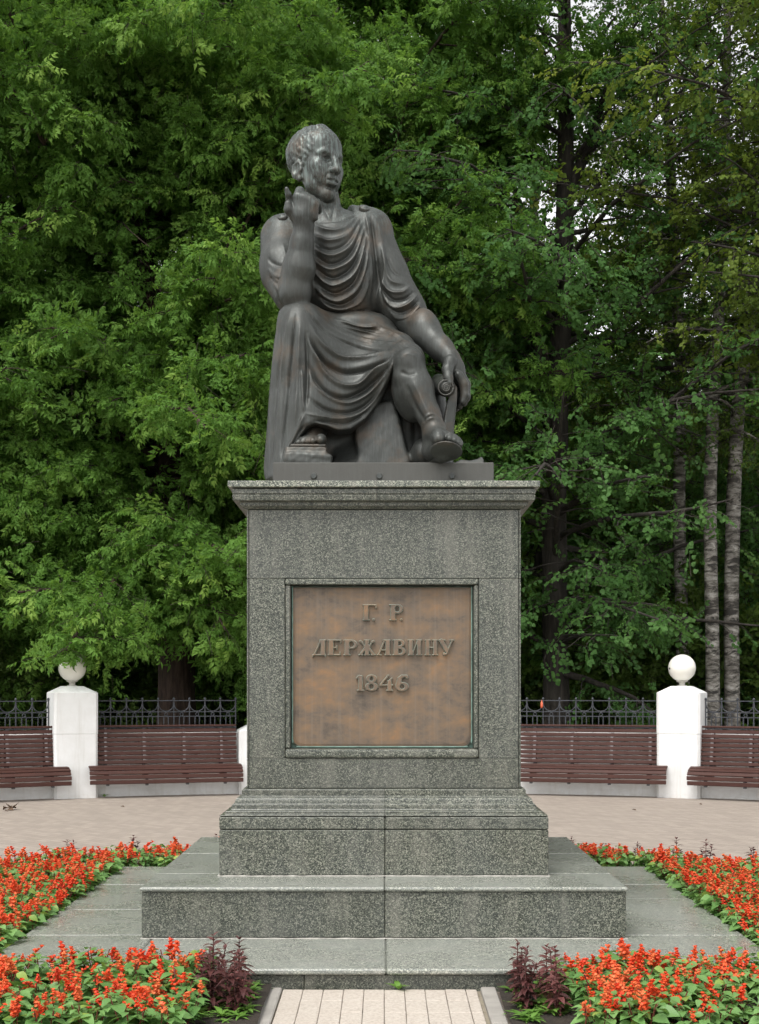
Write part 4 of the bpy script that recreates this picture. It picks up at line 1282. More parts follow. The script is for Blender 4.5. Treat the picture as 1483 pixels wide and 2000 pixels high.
M['globe'] = None
gg = G('opal_globe')
gg.p(Base_Color=gg.ramp(gg.noise(gg.coord(), 6, 4), [(0.3, (0.76, 0.74, 0.66)), (0.7, (0.82, 0.80, 0.74))]), Roughness=0.22, Coat_Weight=0.3, Coat_Roughness=0.08)
M['globe'] = gg.m
M['socket'] = mat_simple('grey_lamp_socket', (0.45, 0.43, 0.38), 0.5, 0.2, 30)
M['black'] = mat_simple('black_plastic', (0.02, 0.02, 0.02), 0.5)
PIL = [(-23.9, 'white square pillar with pyramid cap between the two left benches'), (22.9, 'white square pillar with pyramid cap between the two right benches'),
       (-9.75, 'white pillar almost hidden by the left edge of the pedestal'), (9.3, 'white pillar hidden behind the pedestal on the right')]
for deg, lab in PIL[:3]:
    c = on_arc(deg, WR + 0.04)
    p = thing('pillar', lab, 'pillar', tuple(c), -math.radians(deg), 'white pillars of the wall')
    w, ch, top = 0.32, 0.035, 1.55
    if abs(deg) > 15:
        w = 0.318
    m = MB(); ring = [(-w + ch, -w), (w - ch, -w), (w, -w + ch), (w, w - ch), (w - ch, w), (-w + ch, w), (-w, w - ch), (-w, -w + ch)]
    zt = top if abs(deg) > 15 else 0.965
    lev = [(1.0, 0.0), (1.0, 0.94), (1.012, 0.955), (1.012, zt)] if zt > 1 else [(1, 0.0), (1, zt)]
    lev.append((0.97, zt + 0.01)); lev.append((0.46, zt + 0.098)); lev.append((0.44, zt + 0.10))
    for s_, z in lev:
        for x, y in ring: m.v.append((x * s_, y * s_, z))
    for i in range(len(lev) - 1):
        for k in range(8):
            a, b = i * 8 + k, i * 8 + (k + 1) % 8
            m.f.append((a, b, b + 8, a + 8))
    m.f.append(tuple((len(lev) - 1) * 8 + k for k in range(8)))
    obj('shaft', m.mesh('shaft', M['white']), p)
    if zt < 1: continue
    # globe lamp standing on the cap
    side = 'right' if deg > 0 else 'left'
    ll = 'unlit white globe lamp on the right white pillar' if deg > 0 else 'unlit white globe lamp on the left pillar, half behind leaves'
    g0 = thing('globe_lamp', ll, 'lamp', (c[0], c[1], 1.645), 0, 'globe lamps on the pillars')
    obj('neck', MB().lathe([(0.075, 0), (0.075, 0.012), (0.045, 0.02), (0.045, 0.055), (0.06, 0.065), (0.085, 0.075), (0.085, 0.09), (0.03, 0.09)], n=20).mesh('neck', M['socket'], True), g0)
    prof = [(0.204 * math.cos(t), 0.275 + 0.204 * math.sin(t)) for t in np.linspace(math.radians(-65), math.radians(89.5), 24)]
    obj('globe', MB().lathe(prof, n=40).mesh('globe', M['globe'], True), g0)
    if deg > 0:
        lb = MB(); 
        for t0, t1 in ((0.14, 0.26),):
            vs = []
            for t in np.linspace(-0.11, 0.03, 5):
                for a in np.linspace(math.radians(190), math.radians(201), 4):
                    vs.append((0.2055 * math.cos(t) * math.cos(a), 0.2055 * math.cos(t) * math.sin(a), 0.275 + 0.2055 * math.sin(t)))
            fs = [(i * 4 + j, i * 4 + j + 1, (i + 1) * 4 + j + 1, (i + 1) * 4 + j) for i in range(4) for j in range(3)]
            lb.add(vs, fs)
        obj('sticker', lb.mesh('sticker', M['black']), g0)

# ---------------------------------------------------------------- benches
def mat_slat():
    g = G('brown_stained_slat')
    c = g.coord((1, 8, 8), jitter=11)
    n = g.noise(c, 4, 6, 0.65)
    col = g.ramp(n, [(0.3, (0.042, 0.016, 0.012)), (0.7, (0.072, 0.029, 0.022))])
    oi = g.n('ObjectInfo')
    col = g.mix(g.math('MULTIPLY', oi.outputs['Random'], 0.35), col, (0.078, 0.039, 0.032))
    g.p(Base_Color=col, Roughness=0.6, Specular_IOR_Level=0.25)
    g.p(Normal=g.bump(n, 0.1, 0.003))
    return g.m
M['slat'] = mat_slat()
M['bracket'] = mat_simple('grey_steel_bracket', (0.06, 0.06, 0.065), 0.5, 0.2, 20)
M['bolt'] = mat_simple('zinc_bolt', (0.35, 0.35, 0.36), 0.35, 0.1, 20, Metallic=0.8)
BL = 2.27
back = [(-0.150 + 0.0105 * i, 0.515 + 0.0665 * i) for i in range(8)]
seat = [(-0.205, 0.462), (-0.275, 0.462), (-0.345, 0.455), (-0.408, 0.428), (-0.448, 0.378), (-0.462, 0.312), (-0.462, 0.240)]
seat_rot = [0, 0, 8, 24, 55, 84, 90]
slat_back = MB().box(-BL / 2 + 0.035, BL / 2 - 0.035, -0.012, 0.012, -0.0262, 0.0262, 0.007).mesh('back_slat', M['slat'])
slat_cap = MB().box(-BL / 2 + 0.03, BL / 2 - 0.03, -0.045, 0.045, -0.014, 0.014, 0.007).mesh('top_slat', M['slat'])
slat_seat = MB().box(-BL / 2, BL / 2, -0.030, 0.030, -0.013, 0.013, 0.007).mesh('seat_slat', M['slat'])
br = MB()
prof = [(-0.135, 0.46), (-0.052, 1.04), (-0.004, 1.04), (-0.004, 0.36), (-0.09, 0.30), (-0.36, 0.33), (-0.44, 0.22), (-0.448, 0.22), (-0.448, 0.31), (-0.43, 0.375), (-0.395, 0.415), (-0.34, 0.438), (-0.27, 0.446), (-0.19, 0.446)]
br.v = [(-0.02, y, z) for y, z in prof] + [(0.02, y, z) for y, z in prof]
k = len(prof)
br.f = [tuple(range(k)), tuple(range(k, 2 * k))[::-1]] + [(j, k + j, k + (j + 1) % k, (j + 1) % k) for j in range(k)]
br_me = br.mesh('bracket', M['bracket'])
sp_me = MB().box(-0.022, 0.022, -0.004, 0.016, -0.018, 0.018).mesh('spacer_plate', M['bolt'])
foot_me = MB().box(-0.022, 0.022, -0.45, -0.40, 0.185, 0.235, 0.004).mesh('bracket_foot', M['bracket'])
BEN = [(-30.45, 'brown slatted bench cut off by the left edge of the picture'), (-17.15, 'brown slatted bench between the left pillar and the pedestal'), (16.25, 'brown slatted bench between the pedestal and the right pillar'), (29.75, 'brown slatted bench cut off by the right edge of the picture')]
br_rng = random.Random(3)
for deg, lab in BEN:
    R0 = WR * math.cos(math.radians(5.6)) - 0.02
    c = on_arc(deg, R0 + 0.005)
    b = thing('slatted_bench', lab, 'bench', tuple(c), -math.radians(deg), 'slatted benches along the wall')
    for i, (y, z) in enumerate(back):
        o = obj('back_slat', slat_back, b, (br_rng.uniform(-0.006, 0.006), y, z)); o.rotation_euler = (math.radians(-9), br_rng.uniform(-0.001, 0.001), 0)
    o = obj('top_slat', slat_cap, b, (0, -0.045, 1.048)); o.rotation_euler = (math.radians(-6), 0, 0)
    for (y, z), rr in zip(seat, seat_rot):
        o = obj('seat_slat', slat_seat, b, (br_rng.uniform(-0.006, 0.006), y, z)); o.rotation_euler = (math.radians(rr), br_rng.uniform(-0.001, 0.001), 0)
    for x in (-0.87, -0.30, 0.30, 0.87):
        obj('bracket', br_me, b, (x, 0, 0)); 
        for i in range(7):
            obj('spacer_plate', sp_me, b, (x, (back[i][0] + back[i + 1][0]) / 2, (back[i][1] + back[i + 1][1]) / 2))
        obj('bracket_foot', foot_me, b, (x, 0, 0))

# ---------------------------------------------------------------- iron fence on the wall
M['iron'] = mat_simple('dark_grey_iron', (0.035, 0.038, 0.045), 0.5, 0.25, 15)
PITCH = 0.243
bar_me = MB().box(-0.008, 0.008, -0.008, 0.008, 0.0, 0.50).lathe([(0.008, 0.49), (0.018, 0.50), (0.020, 0.515), (0.012, 0.53), (0.001, 0.536)], n=10).mesh('upright_bar', M['iron'])
thin_me = MB().box(-0.007, 0.007, -0.007, 0.007, 0.075, 0.245).mesh('thin_bar', M['iron'])
def ring(r, z):
    return MB().tube([(r * math.cos(a), 0, z + r * math.sin(a)) for a in np.linspace(0, 2 * math.pi, 17)], 0.0075, 6, False)
ring_me = ring(0.024, 0.275).mesh('ring', M['iron'], True)
ring_lo = ring(0.022, 0.052).mesh('ring', M['iron'], True)
arc_me = MB().tube([((PITCH / 2 - 0.004) * math.cos(a) * (1.0), 0, 0.455 - 0.132 * abs(math.sin(a)) ** 0.8) for a in np.linspace(0, math.pi, 15)], 0.0085, 6, False).mesh('hanging_arc', M['iron'], True)
FEN = [(-36.5, -25.6, 'dark iron fence section left of the left white pillar'), (-22.2, -11.5, 'dark iron fence section above the bench between left pillar and pedestal'), (8.6, 21.2, 'dark iron fence section above the bench between pedestal and right pillar'), (24.6, 36.5, 'dark iron fence section right of the right white pillar')]
for d0, d1, lab in FEN:
    dm = (d0 + d1) / 2
    p0, p1 = on_arc(d0, WR + 0.10), on_arc(d1, WR + 0.10)
    L = float(np.linalg.norm(p1 - p0)); c = (p0 + p1) / 2
    f = thing('iron_fence', lab, 'fence', (c[0], c[1], 0.943), -math.radians(dm), 'iron fence sections on the wall')
    for z, h in ((0.485, 0.007), (0.315, 0.007), (0.245, 0.007), (0.075, 0.007), (0.018, 0.008)):
        obj('rail', MB().box(-L / 2, L / 2, -0.0065, 0.0065, z - h, z + h).mesh('rail', M['iron']), f)
    n = int(round(L / PITCH)); pt = L / n
    for i in range(n + 1):
        obj('upright_bar', bar_me, f, (-L / 2 + i * pt, 0.001, 0))
    for i in range(n):
        x = -L / 2 + (i + 0.5) * pt
        o = obj('hanging_arc', arc_me, f, (x, -0.001, 0)); o.scale = (pt / PITCH, 1, 1)
        obj('ring', ring_me, f, (x, -0.002, 0)); obj('ring', ring_lo, f, (x, -0.002, 0))
        for sx in (-0.034, 0.034):
            obj('thin_bar', thin_me, f, (x + sx, 0, 0))
# ---------------------------------------------------------------- trees: trunk and limbs as tubes, crowns of leaf sprays
def mat_leaf(name, dark, lite, tipc, trans=0.46, rough=0.6):
    g = G(name)
    oi = g.n('ObjectInfo')
    ge = g.n('NewGeometry')
    n = g.noise(ge.outputs['Position'], 0.9, 3, 0.6)
    f = g.math('ADD', g.math('MULTIPLY', oi.outputs['Random'], 0.55), g.math('MULTIPLY', n, 0.5))
    col = g.ramp(f, [(0.2, dark), (0.8, lite)])
    at = g.n('Attribute', _attribute_type='INSTANCER', _attribute_name='young')
    col = g.mix(at.outputs['Fac'], col, tipc)
    col = g.mix(g.math('MULTIPLY', ge.outputs['Backfacing'], 0.35), col, (lite[0] * 1.25, lite[1] * 1.15, lite[2] * 1.5))
    g.p(Base_Color=col, Roughness=rough, Specular_IOR_Level=0.15)
    tr = g.n('BsdfTranslucent')
    g.set(tr.inputs[0], g.mix(0.5, col, (lite[0] * 1.6, lite[1] * 1.5, lite[2] * 0.6)))
    ms = g.n('MixShader'); g.set(ms.inputs[0], trans); g.set(ms.inputs[1], g.b.outputs[0]); g.set(ms.inputs[2], tr.outputs[0])
    g.t.links.new(ms.outputs[0], g.out.inputs['Surface'])
    return g.m
def mat_bark(name, a, b, c_, sc=(14, 14, 2.2), bump=0.9):
    g = G(name)
    co = g.coord(sc)
    n = g.noise(co, 1.0, 7, 0.65)
    g.p(Base_Color=g.ramp(n, [(0.32, a), (0.5, b), (0.7, c_)]), Roughness=0.9)
    g.p(Normal=g.bump(n, bump, 0.03))
    return g.m
def mat_birch():
    g = G('birch_bark')
    co = g.coord((1.6, 1.6, 5))
    n = g.noise(co, 2.2, 7, 0.75, dist=0.6)
    w = g.noise(g.coord((1.0, 1.0, 0.7)), 3.0, 5, 0.65)
    col = g.ramp(n, [(0.44, (0.022, 0.019, 0.016)), (0.51, (0.20, 0.18, 0.155)), (0.64, (0.52, 0.49, 0.45))])
    col = g.mix(g.ramp(w, [(0.45, (1, 1, 1)), (0.6, (0, 0, 0))]), col, g.mix(0.5, col, (0.06, 0.05, 0.04)))
    g.p(Base_Color=col, Roughness=0.75)
    g.p(Normal=g.bump(n, 0.4, 0.01))
    return g.m
M['leaf_ash'] = mat_leaf('ash_leaf', (0.062, 0.140, 0.022), (0.135, 0.265, 0.050), (0.29, 0.44, 0.09))
M['leaf_linden'] = mat_leaf('linden_leaf', (0.044, 0.110, 0.026), (0.096, 0.205, 0.056), (0.16, 0.27, 0.06))
M['leaf_bright'] = mat_leaf('yellowish_linden_leaf', (0.075, 0.125, 0.020), (0.155, 0.225, 0.040), (0.33, 0.37, 0.08))
M['leaf_birch'] = mat_leaf('birch_leaf', (0.056, 0.105, 0.018), (0.115, 0.185, 0.034), (0.18, 0.24, 0.04))
M['leaf_under'] = mat_leaf('undergrowth_leaf', (0.050, 0.095, 0.020), (0.11, 0.18, 0.036), (0.16, 0.24, 0.04))
M['bark_ash'] = mat_bark('ash_bark', (0.018, 0.011, 0.008), (0.055, 0.034, 0.025), (0.105, 0.068, 0.05))
M['bark_linden'] = mat_bark('linden_bark', (0.012, 0.010, 0.008), (0.032, 0.026, 0.021), (0.062, 0.052, 0.042))
M['bark_birch'] = mat_birch()
M['twig'] = mat_simple('grey_twig', (0.045, 0.035, 0.026), 0.9, 0.3, 12)

def tubes(paths, radii, n=5):
    """many tubes at once: paths (m, s, 3), radii (m, s)"""
    m, s, _ = paths.shape
    t = np.empty_like(paths)
    t[:, 1:-1] = paths[:, 2:] - paths[:, :-2]; t[:, 0] = paths[:, 1] - paths[:, 0]; t[:, -1] = paths[:, -1] - paths[:, -2]
    t /= np.linalg.norm(t, axis=2, keepdims=True) + 1e-9
    ref = np.where(np.abs(t[:, :1, 2:3]) > 0.85, np.array([1.0, 0, 0]), np.array([0, 0, 1.0]))
    u = np.cross(t, np.broadcast_to(ref, t.shape)); u /= np.linalg.norm(u, axis=2, keepdims=True) + 1e-9
    w = np.cross(t, u)
    a = np.arange(n) * 2 * math.pi / n
    V = paths[:, :, None] + radii[:, :, None, None] * (np.cos(a)[None, None, :, None] * u[:, :, None] + np.sin(a)[None, None, :, None] * w[:, :, None])
    base = (np.arange(m) * s * n)[:, None, None] + (np.arange(s - 1) * n)[None, :, None]
    k = np.arange(n)[None, None, :]; k1 = (np.arange(n) + 1) % n
    F = np.stack([base + k, base + k1[None, None, :], base + k1[None, None, :] + n, base + k + n], -1).reshape(-1, 4)
    return V.reshape(-1, 3), F

# ---- leaf sprays
def leaflet(L, Wd, droop, broad=False):
    if broad:
        v = [(0, 0, 0), (-.40, .18, .05), (-.46, .52, .07), (0, 1.0, -.16), (.46, .52, .07), (.40, .18, .05), (0, .5, 0)]
        f = [(0, 6, 1), (1, 6, 2), (2, 6, 3), (3, 6, 4), (4, 6, 5), (5, 6, 0)]
    else:
        v = [(0, 0, 0), (-.5, .40, .10), (0, 1.0, -.22), (.5, .40, .10), (0, .45, 0)]
        f = [(0, 4, 1), (1, 4, 2), (2, 4, 3), (3, 4, 0)]
    v = np.array(v); v = v * [Wd, L, L]; v[:, 2] -= droop * (v[:, 1] / L) ** 2
    return v, f
def frame(d, up):
    d = d / np.linalg.norm(d); x = np.cross(d, up); x /= np.linalg.norm(x) + 1e-9
    return np.stack([x, d, np.cross(x, d)], 1)
def spray_mesh(kind, seed, mat):
    r = np.random.RandomState(seed)
    V, F = [], []
    def put(v, f, R, o):
        n = sum(len(x) for x in V)
        V.append(v @ R.T + o); F.extend([tuple(i + n for i in q) for q in f])
    Z = np.array([0, 0, 1.0])
    if kind == 'ash':
        for i in range(6):
            t = i / 5.0
            o = np.array([0, 0.26 * t, -0.05 * t * t])
            ang = (1 if i % 2 else -1) * (1.05 - 0.9 * (t > 0.9)) + r.normal() * 0.2
            d = np.array([math.sin(ang), math.cos(ang), -0.12 + r.normal() * 0.22])
            R = frame(d, Z + r.normal(size=3) * 0.3)
            rl = r.uniform(0.16, 0.22)
            for j in range(3):
                for s in (-1, 1):
                    p = rl * (0.35 + 0.28 * j)
                    a2 = s * r.uniform(0.6, 1.15)
                    R2 = R @ frame(np.array([math.sin(a2), math.cos(a2), -0.25 + r.normal() * 0.2]), Z + r.normal(size=3) * 0.35)
                    L = r.uniform(0.072, 0.104)
                    v, f = leaflet(L, L * 0.54, L * 0.16)
                    put(v, f, R2, o + R @ np.array([0, p, -0.25 * p * p / rl]))
            v, f = leaflet(0.10, 0.045, 0.02)
            put(v, f, R @ frame(np.array([r.normal() * 0.1, 1, -0.35]), Z), o + R @ np.array([0, rl, -0.25 * rl]))
    elif kind == 'linden':
        for i in range(13):
            t = i / 12.0
            o = np.array([0.02 * math.sin(i), 0.36 * t, -0.05 * t * t])
            ang = (1 if i % 2 else -1) * (1.15 - 0.8 * t) + r.normal() * 0.25
            d = np.array([math.sin(ang), math.cos(ang), -0.25 + r.normal() * 0.2])
            R = frame(d, Z + r.normal(size=3) * 0.25)
            L = r.uniform(0.058, 0.088)
            v, f = leaflet(L, L * 1.0, L * 0.15, True)
            put(v, f, R, o + d * r.uniform(0.01, 0.05))
    else:
        for i in range(17):
            t = i / 16.0
            o = np.array([0.03 * math.sin(2 * i), 0.34 * t, -0.16 * t * t])
            d = r.normal(size=3) + np.array([0, 0.5, -0.7])
            R = frame(d, Z + r.normal(size=3) * 0.5)
            L = r.uniform(0.045, 0.065)
            v, f = leaflet(L, L * 0.72, L * 0.1, False)
            put(v, f, R, o + r.normal(size=3) * 0.03)
    # the twig itself
    tv, tf = tubes(np.array([[[0, -0.06, 0], [0, 0.14, -0.012], [0, 0.30, -0.05]]]), np.array([[0.004, 0.003, 0.0015]]), 3)
    n = sum(len(x) for x in V); V.append(tv); F += [tuple(int(i) + n for i in q) for q in tf]
    me = mesh_of('leaf_spray', np.vstack(V).tolist(), F, [mat, M['twig']])
    mi = np.zeros(len(F), np.int32); mi[-len(tf):] = 1
    me.polygons.foreach_set('material_index', mi)
    return me
SPRAY = {}
def sprays(kind, matkey):
    key = (kind, matkey)
    if key not in SPRAY:
        SPRAY[key] = [bpy.data.objects.new('leaf_spray_source', spray_mesh(kind, 10 + i, M[matkey])) for i in range(4)]
    return SPRAY[key]
GN = {}
def crown_nodes(kind, matkey):
    key = (kind, matkey)
    if key in GN: return GN[key]
    t = bpy.data.node_groups.new('leaf_crown_' + matkey, 'GeometryNodeTree')
    t.interface.new_socket('Geometry', in_out='INPUT', socket_type='NodeSocketGeometry')
    t.interface.new_socket('Geometry', in_out='OUTPUT', socket_type='NodeSocketGeometry')
    gi = t.nodes.new('NodeGroupInput'); go = t.nodes.new('NodeGroupOutput')
    jn = t.nodes.new('GeometryNodeJoinGeometry')
    for o in sprays(kind, matkey):
        oi = t.nodes.new('GeometryNodeObjectInfo'); oi.inputs['Object'].default_value = o; oi.inputs['As Instance'].default_value = False
        g2 = t.nodes.new('GeometryNodeGeometryToInstance')
        t.links.new(oi.outputs['Geometry'], g2.inputs[0]); t.links.new(g2.outputs[0], jn.inputs[0])
    ip = t.nodes.new('GeometryNodeInstanceOnPoints')
    ip.inputs['Pick Instance'].default_value = True
    t.links.new(gi.outputs[0], ip.inputs['Points']); t.links.new(jn.outputs[0], ip.inputs['Instance'])
    for nm, ty, sock in (('rot', 'FLOAT_VECTOR', 'Rotation'), ('scl', 'FLOAT', 'Scale'), ('pick', 'INT', 'Instance Index')):
        na = t.nodes.new('GeometryNodeInputNamedAttribute'); na.data_type = ty; na.inputs[0].default_value = nm
        t.links.new(na.outputs[0], ip.inputs[sock])
    t.links.new(ip.outputs[0], go.inputs[0])
    GN[key] = t
    return t
def crown_obj(name, pos, dirs, scl, young, kind, matkey, parent, seed=0, roll=0.45):
    r = np.random.RandomState(seed)
    n = len(pos)
    d = dirs / (np.linalg.norm(dirs, axis=1, keepdims=True) + 1e-9)
    up = np.array([0, 0, 1.0]) + r.normal(size=(n, 3)) * roll
    x = np.cross(d, up); x /= np.linalg.norm(x, axis=1, keepdims=True) + 1e-9
    z = np.cross(x, d)
    R00, R10, R20, R21, R22 = x[:, 0], x[:, 1], x[:, 2], d[:, 2], z[:, 2]
    eul = np.stack([np.arctan2(R21, R22), -np.arcsin(np.clip(R20, -1, 1)), np.arctan2(R10, R00)], 1)
    org = np.array(parent.location) if parent is not None else np.zeros(3)
    me = bpy.data.meshes.new(name)
    me.vertices.add(n); me.vertices.foreach_set('co', (pos - org).astype(np.float32).ravel())
    for nm, ty, dat in (('rot', 'FLOAT_VECTOR', eul), ('scl', 'FLOAT', scl), ('young', 'FLOAT', young)):
        a = me.attributes.new(nm, ty, 'POINT'); a.data.foreach_set('vector' if ty == 'FLOAT_VECTOR' else 'value', np.asarray(dat, np.float32).ravel())
    a = me.attributes.new('pick', 'INT', 'POINT'); a.data.foreach_set('value', r.randint(0, 4, n).astype(np.int32))
    me.materials.append(M[matkey])
    o = obj(name, me, parent)
    o['kind'] = 'stuff'
    md = o.modifiers.new('leaves', 'NODES'); md.node_group = crown_nodes(kind, matkey)
    return o

def curve_pts(p0, d0, L, n, sag, wob, r):
    """a limb: starts at p0 along d0, bends by gravity"""
    pts = [np.array(p0, float)]
    d = np.array(d0, float); d /= np.linalg.norm(d)
    st = L / (n - 1)
    for i in range(n - 1):
        d = d + np.array([r.normal() * wob, r.normal() * wob, r.normal() * wob * 0.6 - sag])
        d /= np.linalg.norm(d)
        pts.append(pts[-1] + d * st)
    return np.array(pts)

def make_tree(name, label, cat, trunk, trad, kind, leafmat, barkmat, z0, H, Lmax, nlimb, seed, extra=(), group=None, dens=1.0, az_bias=None, sag=0.035, elev=(0.25, 0.95), big=1.0, prof=None, spray_step=0.15, young=0.12, sides=14, furrow=0.02, fill=0.9, bare=()):
    r = np.random.RandomState(seed)
    trunk = np.array(trunk, float)
    # smooth resample of the trunk
    tt = np.linspace(0, 1, len(trunk)); ts = np.linspace(0, 1, 40)
    tp = np.stack([np.interp(ts, tt, trunk[:, k]) for k in range(3)], 1)
    for _ in range(3): tp[1:-1] = (tp[:-2] + 2 * tp[1:-1] + tp[2:]) / 4
    tr_ = np.interp(ts, tt, np.array(trad, float))
    tr_[:3] *= [1.35, 1.15, 1.05]
    root = thing(name, label, cat, tuple(trunk[0]), 0, group)
    org = trunk[0]
    V, F = tubes(tp[None], tr_[None], sides)
    if furrow:
        ax = np.repeat(tp, sides, 0)
        ang = np.tile(np.arange(sides), len(tp)); zz = V[:, 2]
        V = ax + (V - ax) * (1 + furrow * 2.2 * np.sin(ang * 2.1 + 1.3 * zz + r.rand() * 6) * np.sin(zz * 1.7) + r.normal(size=len(V)) * furrow * 1.2)[:, None]
    obj('trunk', mesh_of('trunk', V - org, F, M[barkmat], True), root)
    limbs, lrad = [], []
    zs = tp[:, 2]
    az = r.rand() * 6.28
    for i in range(nlimb):
        u = (i + r.rand()) / nlimb
        z = z0 + (H - z0) * u
        p0 = np.array([np.interp(z, zs, tp[:, k]) for k in range(3)])
        az += 2.4 + r.normal() * 0.3
        a = az
        if az_bias is not None and r.rand() < az_bias[1]:
            a = az_bias[0] + r.normal() * az_bias[2] + (az_bias[3] * r.choice([-1, 1]) if len(az_bias) > 3 else 0)
        f = prof(u) if prof else (0.75 + 0.5 * math.sin(math.pi * min(1, u * 1.3)) - 0.45 * u ** 3)
        L = Lmax * f * r.uniform(0.75, 1.15)
        el = elev[0] + (elev[1] - elev[0]) * u + r.normal() * 0.22
        d = np.array([math.cos(a) * math.cos(el), math.sin(a) * math.cos(el), math.sin(el)])
        limbs.append(curve_pts(p0, d, L, 9, sag, 0.10, r)); lrad.append(np.interp(z, zs, tr_) * 0.30)
    for e in extra:                                           # limbs seen in the photograph
        e = np.array(e[0], float), e[1]
        q = np.stack([np.interp(np.linspace(0, 1, 9), np.linspace(0, 1, len(e[0])), e[0][:, k]) for k in range(3)], 1)
        q[1:-1] = (q[:-2] + 2 * q[1:-1] + q[2:]) / 4
        limbs.append(q); lrad.append(e[1])
    LP = np.array(limbs); LR = np.array(lrad)[:, None] * np.linspace(1, 0.16, 9)[None] ** 0.9
    LR = np.minimum(LR, 0.5)
    V, F = tubes(LP[:len(limbs) - len(extra)], LR[:len(limbs) - len(extra)], 7)
    lm = obj('limbs', mesh_of('limbs', V - org, F, M[barkmat], True), root); lm['kind'] = 'stuff'
    for qq in range(len(limbs) - len(extra), len(limbs)):
        V, F = tubes(LP[qq:qq + 1], LR[qq:qq + 1], 8)
        obj('limb', mesh_of('limb', V - org, F, M[barkmat], True), root)
    subs, srad, pos, dirs, yng = [], [], [], [], []
    for li in range(len(limbs)):
        q = limbs[li]
        seg = np.linalg.norm(np.diff(q, axis=0), axis=1); L = seg.sum(); cum = np.concatenate([[0], np.cumsum(seg)])
        s = 0.14 * L; k = 0
        side = 1
        while s < L * 0.99:
            p = np.array([np.interp(s, cum, q[:, c]) for c in range(3)])
            j = min(np.searchsorted(cum, s), 8); t = q[j] - q[j - 1]; t /= np.linalg.norm(t)
            lat = np.cross(t, [0, 0, 1.0]); lat /= np.linalg.norm(lat) + 1e-9
            side = -side
            d = t * r.uniform(0.5, 1.0) + lat * side * r.uniform(0.5, 1.1) + np.array([0, 0, r.normal() * 0.28])
            sl = min(1.9, (0.30 + 0.40 * (L - s))) * r.uniform(0.7, 1.2)
            c = curve_pts(p, d, sl, 5, 0.09 + sag * 0.5, 0.14, r)
            subs.append(c); srad.append(0.006 + 0.008 * sl)
            m = max(2, int(sl / spray_step * dens))
            for w in range(m):
                v = (w + r.rand()) / m
                v = 0.12 + 0.88 * v
                x = v * 4; a = int(min(3, x)); pp = c[a] + (c[a + 1] - c[a]) * (x - a)
                td = c[a + 1] - c[a]; td /= np.linalg.norm(td)
                la = np.cross(td, [0, 0, 1.0])
                dd = td * r.uniform(0.4, 1.0) + la * r.choice([-1, 1]) * r.uniform(0.1, 1.0) + np.array([0, 0, r.normal() * 0.3 - 0.12])
                pos.append(pp + r.normal(size=3) * 0.03); dirs.append(dd); yng.append(max(0, (v - 0.7) * 3) * (s / L) ** 2)
            s += r.uniform(0.22, 0.36) / dens ** 0.5; k += 1
    S = np.array(subs)
    V, F = tubes(S, np.array(srad)[:, None] * np.linspace(1, 0.25, 5)[None], 4)
    o = obj('branches', mesh_of('branches', V - org, F, M[barkmat if barkmat != 'bark_birch' else 'twig'], True), root)
    o['kind'] = 'stuff'
    pos = np.array(pos); dirs = np.array(dirs); yng = np.array(yng)
    ni = int(len(pos) * fill)                                  # short shoots inside the crown
    pk = r.randint(0, len(pos), ni)
    pos = np.vstack([pos, pos[pk] + r.normal(size=(ni, 3)) * [0.30, 0.30, 0.22]])
    dirs = np.vstack([dirs, dirs[pk] * 0.5 + r.normal(size=(ni, 3)) * 0.6 + [0, 0, 0.1]])
    yng = np.concatenate([yng, yng[pk] * 0.5])
    tx = np.interp(pos[:, 2], zs, tp[:, 0]); ty = np.interp(pos[:, 2], zs, tp[:, 1])
    keep = np.ones(len(pos), bool)                             # stretches of trunk left bare of leaves toward the open side
    for (q, pr) in STEMS:                                      # pale stems standing free of the crowns in front of them
        if root.location.x < 3 or abs(root.location.x - q[0][0]) < 0.05: continue
        q = np.array(q); f = pos[:, 1] / q[0][1]
        bx = np.interp(EYE + (pos[:, 2] - EYE) / f, q[:, 2], q[:, 0]) * f
        m = (np.abs(pos[:, 0] - bx) < 0.20) & (pos[:, 1] < q[0][1])
        keep &= ~(m & (r.rand(len(pos)) < pr))
    for (za, zb, wd, pr) in bare:
        m = (pos[:, 2] > za) & (pos[:, 2] < zb) & (np.abs(pos[:, 0] - tx * pos[:, 1] / ty) < wd) & (pos[:, 1] < ty)
        keep &= ~(m & (r.rand(len(pos)) < pr))
    pos, dirs, yng = pos[keep], dirs[keep], yng[keep]
    yv = np.clip(yng * r.uniform(0, 1.6, len(yng)) * young * 4, 0, 0.85)
    crown_obj('crown', pos, dirs, r.uniform(0.65, 1.25, len(pos)) * big, yv, kind, leafmat, root, seed, 0.7)
    return root, len(pos)

NT = 0
STEMS = []
def px_path(Y, *pts): return [P(a, b, Y + (p[0] if p else 0)) for a, b, *p in pts]
def tree(*a, **k):
    global NT
    o, n = make_tree(*a, **k); NT += n
    return o
def base(px, Y): q = P(px, 1340, Y); return [q[0], Y, 0.0]
BIRCH1 = [base(1393, 24.6)] + px_path(24.6, (1392, 1250), (1386, 1000), (1392, 800), (1405, 600), (1412, 400), (1420, 150), (1424, -200))
BIRCH2 = [base(1432, 25.0)] + px_path(25.0, (1428, 1200), (1432, 1000), (1440, 800), (1462, 650), (1484, 500), (1520, 200), (1540, 0))
BIRCH3 = [base(1338, 26)] + px_path(26, (1332, 1200), (1326, 1000), (1330, 750), (1322, 550), (1308, 300), (1296, 100), (1290, -100))
STEMS += [(BIRCH1, 0.8), (BIRCH2, 0.6), (BIRCH3, 0.6)]
FRONT = -math.pi / 2
